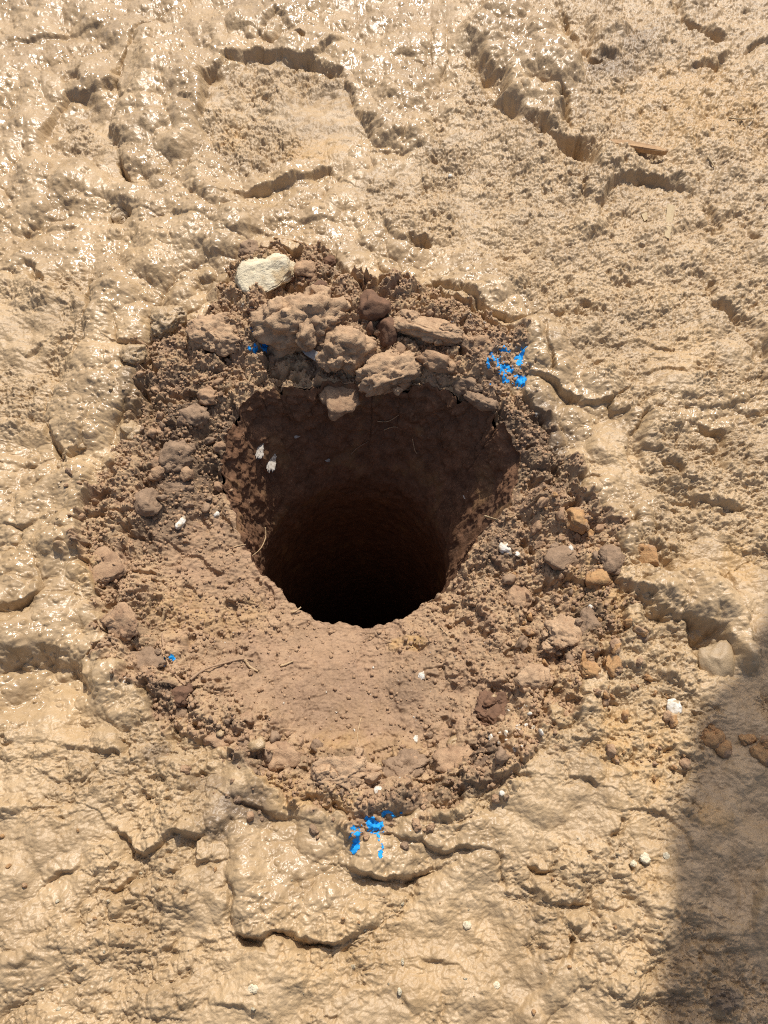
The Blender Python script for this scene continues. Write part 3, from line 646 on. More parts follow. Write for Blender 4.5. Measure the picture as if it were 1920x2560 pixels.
CL = [
 ('stone', 660, 680, 76, 62, M_STONE, 'big pale yellow limestone lump sitting on the far rim of the hole', 'stone', dict(hz=.62, rot=24, facets=10, rough=.10, crumb=.03, sub=5, lift=.5)),
 ('soil_clod', 757, 812, 104, 66, M_LOAM, 'largest crumbly brown clod, on the rim just below the pale limestone lump', 'soil clod', dict(hz=.75, sub=5, rough=.3, crumb=.13, lift=.3, wl=1.3)),
 ('soil_clod', 868, 880, 66, 54, M_LOAM, 'rounded brown clod overhanging the dark hole beside the grey slate splinter', 'soil clod', dict(hz=.9, sub=5, rough=.28, crumb=.12, lift=.55)),
 ('soil_clod', 925, 768, 44, 38, M_DARKC, 'smooth dark chocolate brown clod touching the wet mud edge', 'soil clod', dict(hz=.75, rot=-35, facets=6, rough=.16, crumb=.07, lift=.5, bits=2)),
 ('soil_clod', 966, 832, 24, 32, M_DARKC, 'narrow upright dark clod right of the largest brown clod', 'soil clod', dict(hz=.9, facets=4, rough=.16, crumb=.06, lift=.4)),
 ('soil_clod', 975, 928, 80, 46, M_LOAM, 'long arched brown clod hanging over the far wall of the hole', 'soil clod', dict(hz=.65, rot=24, sub=5, rough=.3, crumb=.12, lift=.55)),
 ('soil_clod', 1095, 905, 52, 20, M_BROWN, 'thin tail-shaped slab of soil to the right of the arched clod', 'soil clod', dict(hz=.7, rot=-14, rough=.2, crumb=.08, lift=.5)),
 ('soil_clod', 1192, 858, 36, 30, M_BROWN, 'brown clod just left of the largest blue paint splash', 'soil clod', dict(rough=.3, crumb=.12)),
 ('soil_clod', 1070, 826, 84, 30, M_LOAM, 'wide low ledge of gritty soil above the arched clod', 'soil clod', dict(hz=.55, rot=-12, sub=5, rough=.22, crumb=.07, lift=.1)),
 ('soil_clod', 1157, 959, 46, 24, M_GREYC, 'grey brown slab of soil tilted below the blue painted ground', 'soil clod', dict(hz=.6, rot=-32, facets=5, rough=.2, crumb=.08, lift=.35)),
 ('soil_clod', 1209, 1003, 44, 20, M_GREYC, 'lower grey slab with a broken edge over the right wall of the hole', 'soil clod', dict(hz=.6, rot=-24, facets=4, rough=.2, crumb=.10, lift=.35)),
 ('soil_clod', 545, 836, 62, 40, M_LOAM, 'broad light brown clod at the left end of the far rim', 'soil clod', dict(hz=.5, sub=5, rough=.3, crumb=.11, lift=.1)),
 ('soil_clod', 625, 628, 30, 24, M_GREYC, 'muddy brown clod resting against the top of the limestone lump', 'soil clod', dict(rough=.3, crumb=.12)),
 ('soil_clod', 821, 653, 20, 17, M_DARKC, 'small dark reddish clod right of the limestone lump', 'soil clod', dict(rough=.25, crumb=.08)),
 ('soil_clod', 760, 690, 40, 30, M_BROWN, 'loose brown clod between the limestone lump and the dark chocolate clod', 'soil clod', dict(rough=.3, crumb=.13)),
 ('soil_clod', 838, 985, 62, 60, M_BROWN, 'tan clod stuck in the shaded far wall of the hole', 'soil clod', dict(hz=.35, rough=.25, crumb=.08, lift=-.1, bits=1)),
 ('soil_clod', 524, 990, 30, 20, M_BROWN, 'crumbly clod at the top left corner of the hole opening', 'soil clod', dict(rough=.3, crumb=.12)),
 ('soil_clod', 486, 1045, 36, 28, M_GREYC, 'grey brown crumbly clod on the left slope, upper one of a pair', 'soil clod', dict(rough=.3, crumb=.13)),
 ('soil_clod', 440, 1143, 42, 34, M_GREYC, 'grey brown clod in the middle of the left slope', 'soil clod', dict(rough=.3, crumb=.12)),
 ('soil_clod', 393, 1180, 28, 24, M_BROWN, 'brown clod on the left slope left of the middle grey clod', 'soil clod', dict(rough=.3, crumb=.12)),
 ('soil_clod', 434, 1219, 46, 24, M_GREYC, 'flat grey brown clod below the middle of the left slope', 'soil clod', dict(hz=.5, rough=.3, crumb=.12, lift=.1)),
 ('soil_clod', 370, 1253, 32, 34, M_GREYC, 'angular grey clod at the foot of the left slope near the long crack', 'soil clod', dict(facets=6, rough=.2, crumb=.06)),
 ('soil_clod', 446, 1742, 32, 24, M_DARKC, 'dark reddish clod just below the fork of the two brown roots', 'soil clod', dict(rough=.25, crumb=.08)),
 ('soil_clod', 443, 1784, 27, 20, M_GREYC, 'rounded grey brown clod touching the dark reddish clod by the roots', 'soil clod', dict(rough=.2, crumb=.06)),
 ('soil_clod', 366, 1660, 44, 34, M_GREYC, 'crumbly grey brown heap under the faint blue flecks at the lower left rim', 'soil clod', dict(hz=.5, rough=.3, crumb=.13)),
 ('soil_clod', 560, 1850, 48, 26, M_BROWN, 'low crumbly clod at the left end of the near rim', 'soil clod', dict(lift=.05, hz=.5, rough=.3, crumb=.13)),
 ('soil_clod', 700, 1890, 58, 30, M_BROWN, 'low broken clod on the near rim left of the wide clod above the blue paint', 'soil clod', dict(lift=.05, hz=.5, rough=.3, crumb=.13)),
 ('soil_clod', 860, 1935, 70, 38, M_LOAM, 'wide crumbly clod on the near rim right above the bottom blue paint splash', 'soil clod', dict(hz=.5, sub=5, rough=.3, crumb=.13)),
 ('soil_clod', 1020, 1925, 60, 40, M_GREYC, 'dull crumbly clod on the near rim right of the wide clod above the paint', 'soil clod', dict(lift=.05, hz=.55, sub=5, rough=.3, crumb=.13)),
 ('soil_clod', 1135, 1905, 50, 34, M_BROWN, 'crumbly brown clod at the near right rim left of the chalky patch', 'soil clod', dict(lift=.05, hz=.5, rough=.3, crumb=.13)),
 ('soil_clod', 1232, 1785, 54, 42, M_DARKC, 'large dark clod behind the powdery white chalk patch', 'soil clod', dict(hz=.5, sub=5, rough=.3, crumb=.13)),
 ('soil_clod', 1335, 1700, 44, 34, M_LOAM, 'crumbly brown clod left of the orange brown clod on the lower right rim', 'soil clod', dict(hz=.55, rough=.3, crumb=.13)),
 ('soil_clod', 1412, 1590, 50, 40, M_LOAM, 'broad crumbly brown clod in the middle of the right rim', 'soil clod', dict(hz=.55, sub=5, rough=.3, crumb=.13)),
 ('soil_clod', 1480, 1560, 40, 36, M_GREYC, 'dark grey crumbly clod at the outer edge of the right rim', 'soil clod', dict(hz=.55, rough=.3, crumb=.13)),
 ('soil_clod', 1300, 1500, 36, 30, M_BROWN, 'small heap of brown crumbs on the right slope below the flat faced block', 'soil clod', dict(hz=.5, rough=.3, crumb=.13)),
 ('soil_clod', 265, 1420, 44, 40, M_BROWN, 'crumbly clod at the left edge of the crater just below the wet tan roll', 'soil clod', dict(hz=.3, lift=.0, rough=.3, crumb=.15)),
 ('soil_clod', 300, 1560, 46, 36, M_BROWN, 'crumbly brown clod at the left rim beside the straight pale twig', 'soil clod', dict(hz=.35, lift=.0, rough=.3, crumb=.15)),
 ('mud_clod', 324, 1080, 30, 24, M_TAN, 'wet tan lump at the left edge of the brown soil', 'mud clod', dict(rough=.25, crumb=.05)),
 ('mud_clod', 405, 812, 50, 44, M_TAN, 'knobbly wet tan lump at the upper left of the crater', 'mud clod', dict(hz=.75, sub=5, rough=.25, crumb=.14, lift=.2)),
 ('mud_clod', 335, 888, 30, 24, M_TAN, 'smaller wet tan lump below the knobbly one', 'mud clod', dict(rough=.25, crumb=.10)),
 ('mud_clod', 300, 540, 28, 28, M_TAN, 'knobbly tan clod sunk in a socket of wet mud at the upper left', 'mud clod', dict(rough=.2, crumb=.14)),
 ('clay_clod', 1443, 1300, 32, 30, M_ORANGE, 'orange clay clod at the right edge of the crater beside the mud roll', 'clay clod', dict(facets=4, rough=.18, crumb=.05)),
 ('clay_clod', 1625, 1398, 27, 29, M_ORANGE, 'round orange clay clod sitting in a socket of wet mud', 'clay clod', dict(rough=.15, crumb=.06, lift=.35)),
 ('clay_clod', 1500, 1452, 36, 28, M_ORANGE, 'crumbly orange clay clod between the grey facet block and the wet mud plate', 'clay clod', dict(rough=.3, crumb=.14)),
 ('soil_clod', 1408, 1405, 46, 36, M_GREYC, 'flat faced grey brown block of soil on the right slope', 'soil clod', dict(hz=.5, rot=15, facets=7, rough=.12, crumb=.04, lift=.15)),
 ('soil_clod', 1520, 1398, 34, 28, M_GREYC, 'grey brown clod right of the flat faced block', 'soil clod', dict(rough=.28, crumb=.1)),
 ('soil_clod', 1597, 1592, 20, 18, M_GREYC, 'small round grey clod lying on wet mud at the right', 'soil clod', dict(rough=.15, crumb=.06, lift=.4)),
 ('clay_clod', 1474, 1682, 26, 22, M_ORANGE, 'orange brown clod on the lower right rim', 'clay clod', dict(rough=.25, crumb=.1)),
 ('clay_clod', 1535, 1660, 20, 26, M_ORANGE, 'upright orange clod on the lower right rim', 'clay clod', dict(rough=.25, crumb=.1)),
 ('clay_clod', 1782, 1845, 26, 22, M_ORANGE, 'rough orange clod, left one of two at the shadow edge', 'clay clod', dict(rough=.25, crumb=.08)),
 ('clay_clod', 1805, 1868, 20, 22, M_ORANGE, 'pointed orange clod, right one of two at the shadow edge', 'clay clod', dict(facets=6, rough=.15, crumb=.03)),
 ('clay_clod', 1906, 1878, 26, 28, M_ORANGE, 'orange clod at the right edge of the picture in the shadow', 'clay clod', dict(facets=4, rough=.2, crumb=.06)),
 ('clay_clod', 1868, 1848, 18, 14, M_ORANGE, 'small orange clod in the shadow left of the edge clod', 'clay clod', dict(rough=.25, crumb=.1)),
 ('stone', 1792, 1652, 44, 50, M_GREY, 'grey stone smeared with mud in the hollow below the wet mud plate', 'stone', dict(hz=.6, facets=7, rough=.14, crumb=.04, lift=.0)),
 ('chalk_lump', 1683, 1770, 24, 26, M_CHALK, 'white chalk lump among orange crumbs at the lower right', 'chalk', dict(facets=5, rough=.2, crumb=.08, lift=.3)),
 ('chalk_lump', 452, 1308, 13, 20, M_CHALK, 'white chalk splinter standing at the top of the long crack', 'chalk', dict(rot=-20, facets=6, rough=.15, crumb=.02, lift=.4)),
 ('chalk_lump', 1266, 1372, 22, 20, M_CHALK, 'white chalk lump on the dark right wall just above the lip', 'chalk', dict(hz=.4, rot=30, facets=5, rough=.15, crumb=.03, lift=.3)),
 ('chalk_lump', 1293, 1386, 8, 9, M_CHALK, 'tiny chalk bit right of the lump on the right wall', 'chalk', dict(facets=5, rough=.15, crumb=.03, lift=.4)),
 ('chalk_lump', 1430, 1373, 8, 12, M_CHALK, 'chalk chip on the flat faced grey block', 'chalk', dict(facets=5, rough=.15, crumb=.03, lift=1.2)),
 ('chalk_lump', 312, 1705, 15, 14, M_CHALK, 'bright white chip at the edge of the left footprint', 'chalk', dict(facets=5, rough=.2, crumb=.05, lift=.4)),
 ('chalk_lump', 1368, 1676, 9, 15, M_CHALK, 'white chalk chip on the lower right slope', 'chalk', dict(facets=5, rough=.2, crumb=.05, lift=.4)),
 ('chalk_lump', 1055, 1690, 12, 11, M_CHALK, 'white chip on the smooth near slope', 'chalk', dict(facets=5, rough=.3, crumb=.1, lift=.2)),
 ('chalk_lump', 1041, 1850, 9, 11, M_CHALK, 'white chip at the near rim below the smooth slope', 'chalk', dict(facets=5, rough=.3, crumb=.1, lift=.4)),
 ('chalk_lump', 946, 1978, 12, 11, M_CHALK, 'round white chip above the bottom blue paint splash', 'chalk', dict(rough=.2, crumb=.05, lift=.4)),
 ('chalk_lump', 540, 1285, 9, 10, M_CHALK, 'white chip on the left wall beside the hole edge', 'chalk', dict(facets=5, rough=.2, crumb=.05, lift=.3)),
 ('chalk_lump', 1255, 40+1918+25, 7, 7, M_CHALK, 'tiny round white chip in dark soil at the near right rim', 'chalk', dict(rough=.1, crumb=.03, lift=.4)),
 ('chalk_lump', 1478, 1517, 7, 7, M_CHALK, 'tiny white chip on the right rim below the crumbly orange clod', 'chalk', dict(rough=.1, crumb=.03, lift=.4)),
 ('chalk_smear', 648, 1122, 14, 26, M_SMEAR, 'left one of two white chalk smears on the shaded far left wall', 'chalk', dict(hz=.05, rough=.5, crumb=.5, lift=-.3)),
 ('chalk_smear', 678, 1146, 15, 38, M_SMEAR, 'longer right one of two white chalk smears on the shaded far left wall', 'chalk', dict(hz=.05, rough=.5, crumb=.5, lift=-.3)),
 ('chalk_smear', 742, 1090, 9, 7, M_SMEAR, 'small chalk spot on the far wall above the dark shaft', 'chalk', dict(hz=.2, rough=.3, crumb=.2, lift=.2)),
 ('chalk_smear', 819, 1150, 8, 7, M_SMEAR, 'faint chalk spot in the middle of the far wall', 'chalk', dict(hz=.2, rough=.3, crumb=.2, lift=.2)),
 ('chalk_smear', 1164, 1240, 9, 11, M_SMEAR, 'chalk spot on the shaded right wall of the hole', 'chalk', dict(hz=.2, rough=.3, crumb=.2, lift=.2)),
 ('pebble', 1168, 2312, 12, 11, M_STONE, 'pale yellow pebble pressed into the mud at the bottom centre', 'pebble', dict(facets=5, rough=.15, crumb=.03)),
 ('pebble', 1614, 2146, 15, 13, M_STONE, 'largest of the pale pebbles in the mud left of the shadow', 'pebble', dict(facets=5, rough=.2, crumb=.05)),
 ('pebble', 1584, 2160, 9, 8, M_STONE, 'small pale pebble just left of the largest one near the shadow', 'pebble', dict(rough=.2, crumb=.05)),
 ('pebble', 1666, 2140, 9, 9, M_STONE, 'small pale pebble right of the largest one near the shadow', 'pebble', dict(rough=.2, crumb=.05)),
 ('pebble', 1240, 2464, 11, 9, M_STONE, 'yellowish pebble near the bottom edge left of the mud smear', 'pebble', dict(rough=.2, crumb=.05)),
 ('pebble', 632, 2472, 16, 10, M_STONE, 'flat pale pebble half buried near the bottom left', 'pebble', dict(hz=.4, rough=.25, crumb=.08)),
 ('pebble', 1126, 440, 6, 6, M_CHALK, 'tiny white pebble on the trodden mud left of the orange stick', 'pebble', dict(rough=.1, crumb=.03, lift=.3)),
]
for k, (nm, px, py, rx, ry, m, lb, ct, kw) in enumerate(CL):
    clod(nm, px, py, rx, ry, m, lb, ct, 100+k*7, **kw)
# the slate splinter
def prism(name, pts, th, material, label, cat, px, py, lift, tilt=0):
    p, n = hit(px, py); m = mmpx(px, py); bm = bmesh.new()
    a = [bm.verts.new(((x-px)*m, -(y-py)*m*1.1, th/2*(1+.3*math.sin(i*2.1)))) for i, (x, y) in enumerate(pts)]
    b = [bm.verts.new((v.co.x*.96, v.co.y*.96, -th/2)) for v in a]
    bm.faces.new(a); bm.faces.new(b[::-1])
    for i in range(len(a)): j = (i+1) % len(a); bm.faces.new((a[j], a[i], b[i], b[j]))
    bmesh.ops.recalc_face_normals(bm, faces=bm.faces)
    bmesh.ops.bevel(bm, geom=list(bm.edges), offset=th*.12, segments=1, affect='EDGES')
    me = bpy.data.meshes.new(name); bm.to_mesh(me); bm.free(); me.materials.append(material)
    o = link(name, me, None, label, cat); o.location = p + n*lift; o.rotation_euler = (tilt, 0, 0); return o
prism('slate_splinter', [(742, 880), (765, 876), (790, 893), (812, 908), (806, 918), (780, 910), (752, 894)], .006, M_SLATE, 'grey slate splinter jutting from under the brown clod on the far rim', 'slate', 775, 896, .03, .5)
prism('wood_splinter', [(1520, 352), (1570, 356), (1640, 374), (1664, 392), (1650, 396), (1590, 382), (1530, 366)], .014, M_WOOD, 'orange brown splinter of wood lying on the raised mud at the upper right', 'wood', 1590, 374, .005)
prism('straw_blade', [(1605, 518), (1618, 520), (1616, 552), (1606, 560), (1602, 540)], .003, M_STRAW, 'short pale straw blade pressed into trodden mud at the right', 'straw', 1610, 538, .002)
prism('straw_blade', [(1678, 500), (1696, 506), (1680, 560), (1662, 612), (1650, 606), (1664, 552)], .003, M_STRAW, 'longer pale straw blade lying beside the short one', 'straw', 1672, 556, .002)

# ------------------------------------------------------------------ loose crumbs and flecks, one object each
def inpoly(x, y, P):
    c = False; n = len(P)
    for i in range(n):
        (ax, ay), (bx, by) = P[i], P[(i+1) % n]
        if (ay > y) != (by > y) and x < (bx-ax)*(y-ay)/(by-ay)+ax: c = not c
    return c
def scatter(name, poly, n, mats, lo, hi, label, cat, group, seed, sub=3, **kw):
    rnd = random.Random(seed); x0, x1 = min(p[0] for p in poly), max(p[0] for p in poly); y0, y1 = min(p[1] for p in poly), max(p[1] for p in poly)
    protos = []
    for j in range(6):
        m = mats[j % len(mats)]
        protos.append(lump_mesh(name, .01, .01*rnd.uniform(.6, 1), .01*rnd.uniform(.45, .75), m, seed*31+j, sub=sub, **kw))
    k = 0
    while k < n:
        px, py = rnd.uniform(x0, x1), rnd.uniform(y0, y1)
        if not inpoly(px, py, poly): continue
        p, nn = hit(px, py); r = lo + (hi-lo)*rnd.random()**2.6
        o = link(name, rnd.choice(protos), None, label, cat, group)
        o.location = p + nn*r*.25; o.scale = (r*100, r*100, r*100)
        o.rotation_euler = (rnd.uniform(0, 6), rnd.uniform(0, 6), rnd.uniform(0, 6)); k += 1
AL = [(345, 880), (560, 790), (575, 900), (585, 1250), (480, 1330), (330, 1260), (300, 1080)]
AU = [(560, 790), (680, 650), (850, 710), (960, 790), (1100, 760), (1280, 860), (1220, 900), (1000, 880), (700, 860)]
AR = [(1330, 1180), (1480, 1260), (1540, 1400), (1550, 1560), (1420, 1720), (1300, 1650), (1250, 1480), (1330, 1350)]
AO = [(1500, 1480), (1570, 1480), (1640, 1700), (1740, 1850), (1720, 1960), (1640, 1950), (1530, 1900), (1480, 1780)]
AB = [(330, 1700), (480, 1800), (760, 1960), (1000, 2020), (1250, 1930), (1370, 1800), (1250, 1740), (1000, 1880), (700, 1850), (400, 1600)]
ck = dict(rough=.30, crumb=.16, facets=3)
scatter('soil_crumb', AL, 75, [M_BROWN, M_GREYC, M_BROWN], .004, .017, 'small crumb of brown soil lying on the left slope of the crater', 'soil crumb', 'crumbs on the left slope', 1, **ck)
scatter('soil_crumb', AU, 65, [M_BROWN, M_BROWN, M_DARKC], .004, .018, 'small crumb of brown soil heaped on the far rim of the crater', 'soil crumb', 'crumbs on the far rim', 2, **ck)
scatter('soil_crumb', AR, 75, [M_BROWN, M_GREYC, M_ORANGE], .004, .018, 'small crumb of soil lying on the right slope of the crater', 'soil crumb', 'crumbs on the right slope', 3, **ck)
scatter('clay_crumb', AO, 60, [M_ORANGE, M_ORANGE, M_BROWN], .003, .013, 'small orange clay crumb strewn over the mud at the lower right', 'clay crumb', 'orange crumbs at the lower right', 4, **ck)
scatter('soil_crumb', AB, 60, [M_BROWN, M_GREYC, M_TAN], .004, .015, 'small crumb of soil lying along the near rim of the crater', 'soil crumb', 'crumbs on the near rim', 5, **ck)
fk = dict(rough=.2, crumb=.04, facets=4)
scatter('chalk_fleck', [(1090, 760), (1180, 770), (1290, 850), (1370, 960), (1420, 1150), (1390, 1160), (1320, 1000), (1240, 880), (1100, 830)], 40, [M_CHALK], .0015, .0038, 'tiny white grit fleck on the upper right rim around the blue paint', 'grit fleck', 'white flecks on the upper right rim', 6, 2, **fk)
scatter('chalk_fleck', [(520, 750), (900, 700), (900, 900), (480, 940), (340, 1040), (360, 900)], 25, [M_CHALK], .0015, .0045, 'tiny white grit fleck on the soil at the upper left rim', 'grit fleck', 'white flecks on the upper left rim', 7, 2, **fk)
scatter('chalk_fleck', [(350, 1450), (700, 1600), (1250, 1600), (1300, 1900), (900, 1980), (500, 1800)], 35, [M_CHALK], .0012, .0036, 'tiny white grit fleck on the near slope of the crater', 'grit fleck', 'white flecks on the near slope', 8, 2, **fk)
scatter('chalk_fleck', [(1210, 1800), (1320, 1760), (1360, 1830), (1290, 1880), (1230, 1860)], 24, [M_CHALK], .002, .007, 'white chalk bit in the powdery patch on the near right rim', 'chalk bit', 'chalk bits on the near right rim', 9, 2, **fk)
scatter('grit_grain', [(0, 2020), (500, 2150), (1000, 2240), (1600, 2040), (1650, 2250), (1600, 2540), (900, 2550), (20, 2550)], 70, [M_STONE, M_STONE, M_ORANGE], .0015, .0055, 'tiny pale yellow grit grain stuck in the mud along the bottom of the picture', 'grit grain', 'pale grains in the bottom mud', 10, 2, **fk)
scatter('soil_crumb', [(450, 1830), (620, 1920), (740, 2000), (880, 2040), (1000, 2060), (1150, 2030), (1280, 1950), (1320, 2000), (1000, 2130), (700, 2080), (520, 1990), (380, 1860)], 45, [M_BROWN, M_GREYC, M_BROWN], .003, .010, 'small crumb of soil spilled over the mud just outside the near rim', 'soil crumb', 'crumbs spilled beyond the near rim', 11, **ck)
scatter('soil_crumb', [(130, 1150), (230, 1080), (300, 900), (380, 780), (540, 700), (560, 760), (360, 900), (320, 1080), (220, 1280), (190, 1450), (120, 1400)], 35, [M_BROWN, M_GREYC, M_TAN], .003, .012, 'small crumb of soil stuck on the wet mud along the upper left rim', 'soil crumb', 'crumbs on the mud at the upper left rim', 12, **ck)
# fine loose grit: nobody could count it
def grit(n, seed):
    rnd = np.random.RandomState(seed); ca = []; qa = []; base = 0
    cube = np.array([(-1, -1, -1), (1, -1, -1), (1, 1, -1), (-1, 1, -1), (-1, -1, 1), (1, -1, 1), (1, 1, 1), (-1, 1, 1)])*.7
    fq = np.array([(0, 3, 2, 1), (4, 5, 6, 7), (0, 1, 5, 4), (1, 2, 6, 5), (2, 3, 7, 6), (3, 0, 4, 7)])
    while len(ca) < n:
        x, y = rnd.uniform(-.62, .50), rnd.uniform(.15, 1.35)
        i, j = np.searchsorted(xs, x), np.searchsorted(ys, y)
        if soil[j, i] < .25+.6*rnd.rand() or d_in[j, i] < .008: continue
        if smooth_slope[j, i] > rnd.rand()*1.1: continue
        r = .0012 + .0034*rnd.rand()**3
        c = cube*(1+rnd.uniform(-.4, .4, (8, 3)))*r*np.array([1, 1, .8])
        a = rnd.rand()*6.28; c = np.stack([c[:, 0]*math.cos(a)-c[:, 1]*math.sin(a), c[:, 0]*math.sin(a)+c[:, 1]*math.cos(a), c[:, 2]], -1)
        ca.append(c + np.array([x, y, gz(x, y)+r*.3])); qa.append(fq+base); base += 8
    link('soil_grit', quads_mesh('soil_grit', np.concatenate(ca), np.concatenate(qa), M_BROWN), 'stuff', 'fine loose brown grit covering the sides of the crater')
grit(14000, 5)

# ------------------------------------------------------------------ roots, twigs
def tube(name, pts, w_px, material, label, cat, lift=.5, taper=.5, sides=7, seed=0):
    P = []
    for px, py in pts:
        m = mmpx(px, py); r = w_px*m/2; p, n = hit(px, py); P.append(np.array(p) + n*r*(1+lift))
    rnd = random.Random(seed); C_ = []
    for i in range(len(P)-1):
        p0, p1, p2, p3 = P[max(i-1, 0)], P[i], P[i+1], P[min(i+2, len(P)-1)]
        for k in range(8):
            t = k/8; C_.append(.5*((2*p1)+(-p0+p2)*t+(2*p0-5*p1+4*p2-p3)*t*t+(-p0+3*p1-3*p2+p3)*t**3))
    C_.append(P[-1]); n = len(C_); vs = []; fs = []
    r0 = w_px*mmpx(*pts[0])/2
    for i, c in enumerate(C_):
        d = C_[min(i+1, n-1)]-C_[max(i-1, 0)]; d = d/(np.linalg.norm(d)+1e-9)
        a = np.cross(d, [0, 0, 1]); a = a/(np.linalg.norm(a)+1e-9); b = np.cross(a, d)
        r = r0*(1-(1-taper)*i/(n-1))*(1+.18*math.sin(i*1.7+seed)+.12*rnd.uniform(-1, 1))
        for k in range(sides):
            q = 2*math.pi*k/sides; vs.append(c + r*(math.cos(q)*a+math.sin(q)*b))
    for i in range(n-1):
        for k in range(sides):
            k2 = (k+1) % sides; fs.append((i*sides+k, i*sides+k2, (i+1)*sides+k2, (i+1)*sides+k))
    fs.append(tuple(range(sides))[::-1]); fs.append(tuple((n-1)*sides+k for k in range(sides)))
    me = bpy.data.meshes.new(name); me.from_pydata([tuple(v) for v in vs], [], fs); me.materials.append(material)
    for f in me.polygons: f.use_smooth = True
    return link(name, me, None, label, cat)
for k, (nm, pts, wp, m, lb) in enumerate([
 ('root', [(661, 1318), (661, 1346), (647, 1374), (619, 1399)], 4, M_ROOT, 'thin pale root curling off the left lip into the dark hole'),
 ('root', [(586, 1368), (598, 1364), (612, 1362)], 4, M_ROOT, 'short pale root on the left wall beside the curled root'),
 ('root', [(566, 1388), (580, 1384), (602, 1392)], 3, M_ROOT, 'hair thin root on the left wall just below the short pale root'),
 ('root', [(630, 935), (614, 974), (611, 996)], 5, M_ROOT, 'pale root bent down the corner of the hole at the upper left'),
 ('root', [(630, 935), (668, 925), (694, 918)], 3, M_ROOT, 'thin root running along the top of the small left hollow'),
 ('twig', [(522, 949), (552, 936), (589, 919)], 6, M_ROOTB, 'brown twig lying on the crumbs at the upper left rim'),
 ('root', [(1032, 1096), (1038, 1124), (1044, 1134)], 3, M_ROOT, 'fine pale root hanging down the right part of the far wall'),
 ('root', [(960, 1074), (988, 1066), (1032, 1076)], 3, M_ROOT, 'fine root lying across the middle of the far wall'),
 ('root', [(944, 1052), (971, 1052), (999, 1035)], 3, M_ROOT, 'fine root highest on the far wall under the arched clod'),
 ('root', [(877, 1135), (894, 1118), (921, 1102)], 3, M_ROOTB, 'fine slanting root lowest on the far wall'),
 ('root', [(1077, 1532), (1091, 1554), (1110, 1579), (1120, 1590)], 4, M_ROOT, 'thin wavy pale root on the near slope right of the hole'),
 ('root', [(1107, 1534), (1120, 1538), (1130, 1535)], 3, M_ROOT, 'tiny curved root beside the wavy one on the near slope'),
 ('twig', [(727, 1534), (738, 1529), (750, 1522)], 7, M_ROOT, 'short pale twig stuck on the near lip of the hole'),
 ('twig', [(1216, 1290), (1232, 1295), (1246, 1300)], 6, M_STRAW, 'short straw coloured twig on the right wall of the hole'),
 ('twig', [(411, 1520), (406, 1550), (404, 1581)], 9, M_ROOT, 'straight pale twig standing out on the left slope below the crack'),
 ('twig', [(700, 1668), (716, 1663), (733, 1655)], 7, M_ROOT, 'short pale twig lying on the smooth near slope'),
 ('root', [(475, 1702), (509, 1679), (556, 1662), (602, 1650), (631, 1653)], 8, M_ROOTB, 'long thick brown root lying on the lower left rim'),
 ('root', [(405, 1590), (417, 1650), (440, 1697), (463, 1710)], 7, M_ROOTB, 'dark brown root running down to the long thick root'),
 ('root', [(610, 1652), (625, 1670), (645, 1680)], 9, M_ROOT, 'frayed pale root end at the tip of the long thick root'),
 ('root', [(903, 1795), (894, 1836), (896, 1864)], 3, M_ROOT, 'fine pale root hanging straight on the near slope'),
 ('root', [(885, 1620), (890, 1640), (882, 1660)], 3, M_ROOTB, 'hair thin brown root in the middle of the near slope'),
 ('root', [(685, 598), (740, 606), (804, 624)], 5, M_WOOD, 'thin reddish root lying above the limestone lump'),
 ('root', [(966, 755), (972, 786), (990, 812)], 8, M_ROOT, 'tan root poking out right of the dark chocolate clod'),
 ('twig', [(1822, 298), (1850, 300), (1882, 298)], 5, M_STRAW, 'thin horizontal straw twig on smooth mud at the upper right'),
 ('twig', [(1770, 395), (1778, 408), (1786, 420)], 5, M_STRAW, 'short straw twig right of the orange wood splinter'),
 ('root', [(1170, 780), (1190, 792), (1210, 800)], 4, M_ROOT, 'fine pale root on the gritty soil above the blue paint'),
]):
    tube(nm, pts, wp, m, lb, nm, seed=k)

# ------------------------------------------------------------------ blue spray paint on the soil
def paint(blobs, thr, label, seed):
    pts = [G(b[0], b[1], -.01) for b in blobs]; sl = local(pts, .08)
    f = np.full(X[sl].shape, -9., f32)
    for bx, by, rx, ry in blobs:
        p, n_ = hit(bx, by); m = mmpx(bx, by)
        f = np.maximum(f, 1-np.hypot((X[sl]-p[0])/(rx*m), (Y[sl]-p[1])/(ry*m*1.15)))
    nz = fbm(X[sl], Y[sl], .020, 3, 500+seed, .7)
    mk = (f + .75*nz) > thr
    iv = idx[sl]; fm = mk[:-1, :-1] & mk[1:, 1:] & (f[:-1, :-1] > -1.2)
    q = np.stack([iv[:-1, :-1], iv[:-1, 1:], iv[1:, 1:], iv[1:, :-1]], -1)[fm]
    used = np.unique(q); rm = {int(u): i for i, u in enumerate(used)}
    qq = np.vectorize(rm.get)(q); c2 = co[used].copy(); c2[:, 2] += .0009; c2[:, 1] -= .0003
    link('paint_mark', quads_mesh('paint_mark', c2, qq, M_BLUE), None, label, 'paint mark')
paint([(1249, 915, 34, 28), (1303, 897, 17, 26), (1293, 953, 30, 15), (1262, 872, 15, 6)], .22, 'largest bright blue spray paint splash, on the upper right rim of the crater', 1)
paint([(891, 2098, 15, 28), (930, 2060, 26, 16), (984, 2037, 26, 14), (950, 2100, 13, 26)], .16, 'broken blue spray paint splash on the near rim at the bottom of the crater', 2)
paint([(646, 831, 16, 13), (668, 860, 14, 12), (633, 872, 15, 11)], .2, 'dark blue paint flecks in the gap left of the largest brown clod', 3)
paint([(408, 1656, 9, 13), (386, 1645, 8, 5), (431, 1645, 6, 6)], .25, 'faint blue paint flecks beside the dark root on the lower left rim', 4)
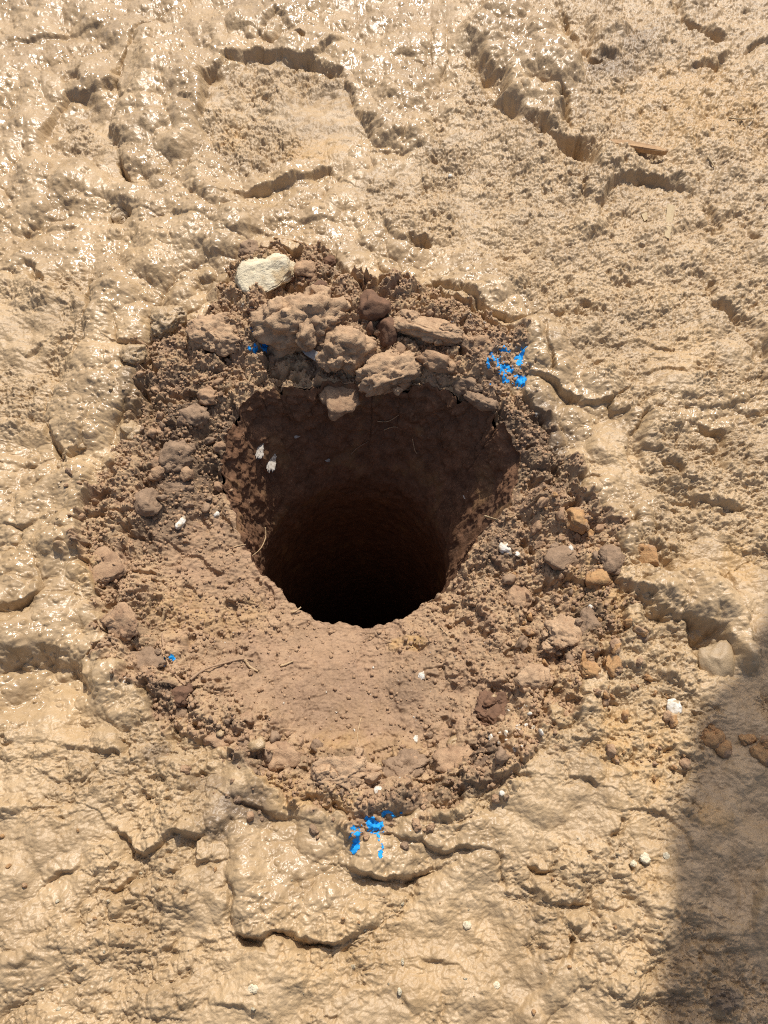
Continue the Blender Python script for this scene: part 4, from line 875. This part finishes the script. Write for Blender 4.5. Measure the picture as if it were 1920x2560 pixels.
paint([(1146, 858, 8, 7)], .2, 'single blue paint dot left of the largest splash', 6)

# ------------------------------------------------------------------ unseen auger, added out of frame to throw the lower right shadow
gx_, gy_ = G(1850, 1530); h0 = 2.5; k0 = 1/math.tan(SUN_EL)
tx, ty = gx_ + h0*k0*math.sin(SUN_AZ), gy_ + h0*k0*math.cos(SUN_AZ)
au = bpy.data.objects.new('shadow_auger', None); col.objects.link(au); au.location = (tx+.10, ty, h0)
au['label'] = 'unseen steel auger on a boom, added above the right side to cast the shadow'; au['category'] = 'auger'
def cyl(name, r, z0, z1, n=24):
    bm = bmesh.new(); bmesh.ops.create_cone(bm, cap_ends=True, segments=n, radius1=r, radius2=r, depth=z1-z0, matrix=Matrix.Translation((0, 0, (z0+z1)/2)))
    me = bpy.data.meshes.new(name); bm.to_mesh(me); bm.free(); me.materials.append(M_STEEL); return link(name, me, parent=au)
cyl('stem', .045, .0, 1.7); cyl('drive_head', .13, 1.7, 2.2)
vs = []; fs = []; nst = 260
for i in range(nst+1):
    t = i/nst; a = t*2*math.pi*6; r = min(.2, .05+t*.5); z = .05+t*1.45
    for rr, dz in ((.04, .006), (r, .006), (r, -.006), (.04, -.006)): vs.append((rr*math.cos(a), rr*math.sin(a), z+dz))
    if i:
        b = i*4
        for k in range(4): fs.append((b-4+k, b-4+(k+1) % 4, b+(k+1) % 4, b+k))
me = bpy.data.meshes.new('flight'); me.from_pydata(vs, [], fs); me.materials.append(M_STEEL); link('flight', me, parent=au)
bm = bmesh.new(); bmesh.ops.create_cone(bm, cap_ends=True, segments=16, radius1=.005, radius2=.06, depth=.14, matrix=Matrix.Translation((0, 0, -.03)))
me = bpy.data.meshes.new('pilot_tip'); bm.to_mesh(me); bm.free(); me.materials.append(M_STEEL); link('pilot_tip', me, parent=au)
bm = bmesh.new(); bmesh.ops.create_cube(bm, size=1, matrix=Matrix.Translation((1.6, 0, 2.35)) @ Matrix.Diagonal((3.6, .25, .3, 1)))
bmesh.ops.bevel(bm, geom=list(bm.edges), offset=.03, segments=2, affect='EDGES')
me = bpy.data.meshes.new('boom'); bm.to_mesh(me); bm.free(); me.materials.append(M_STEEL); link('boom', me, parent=au)
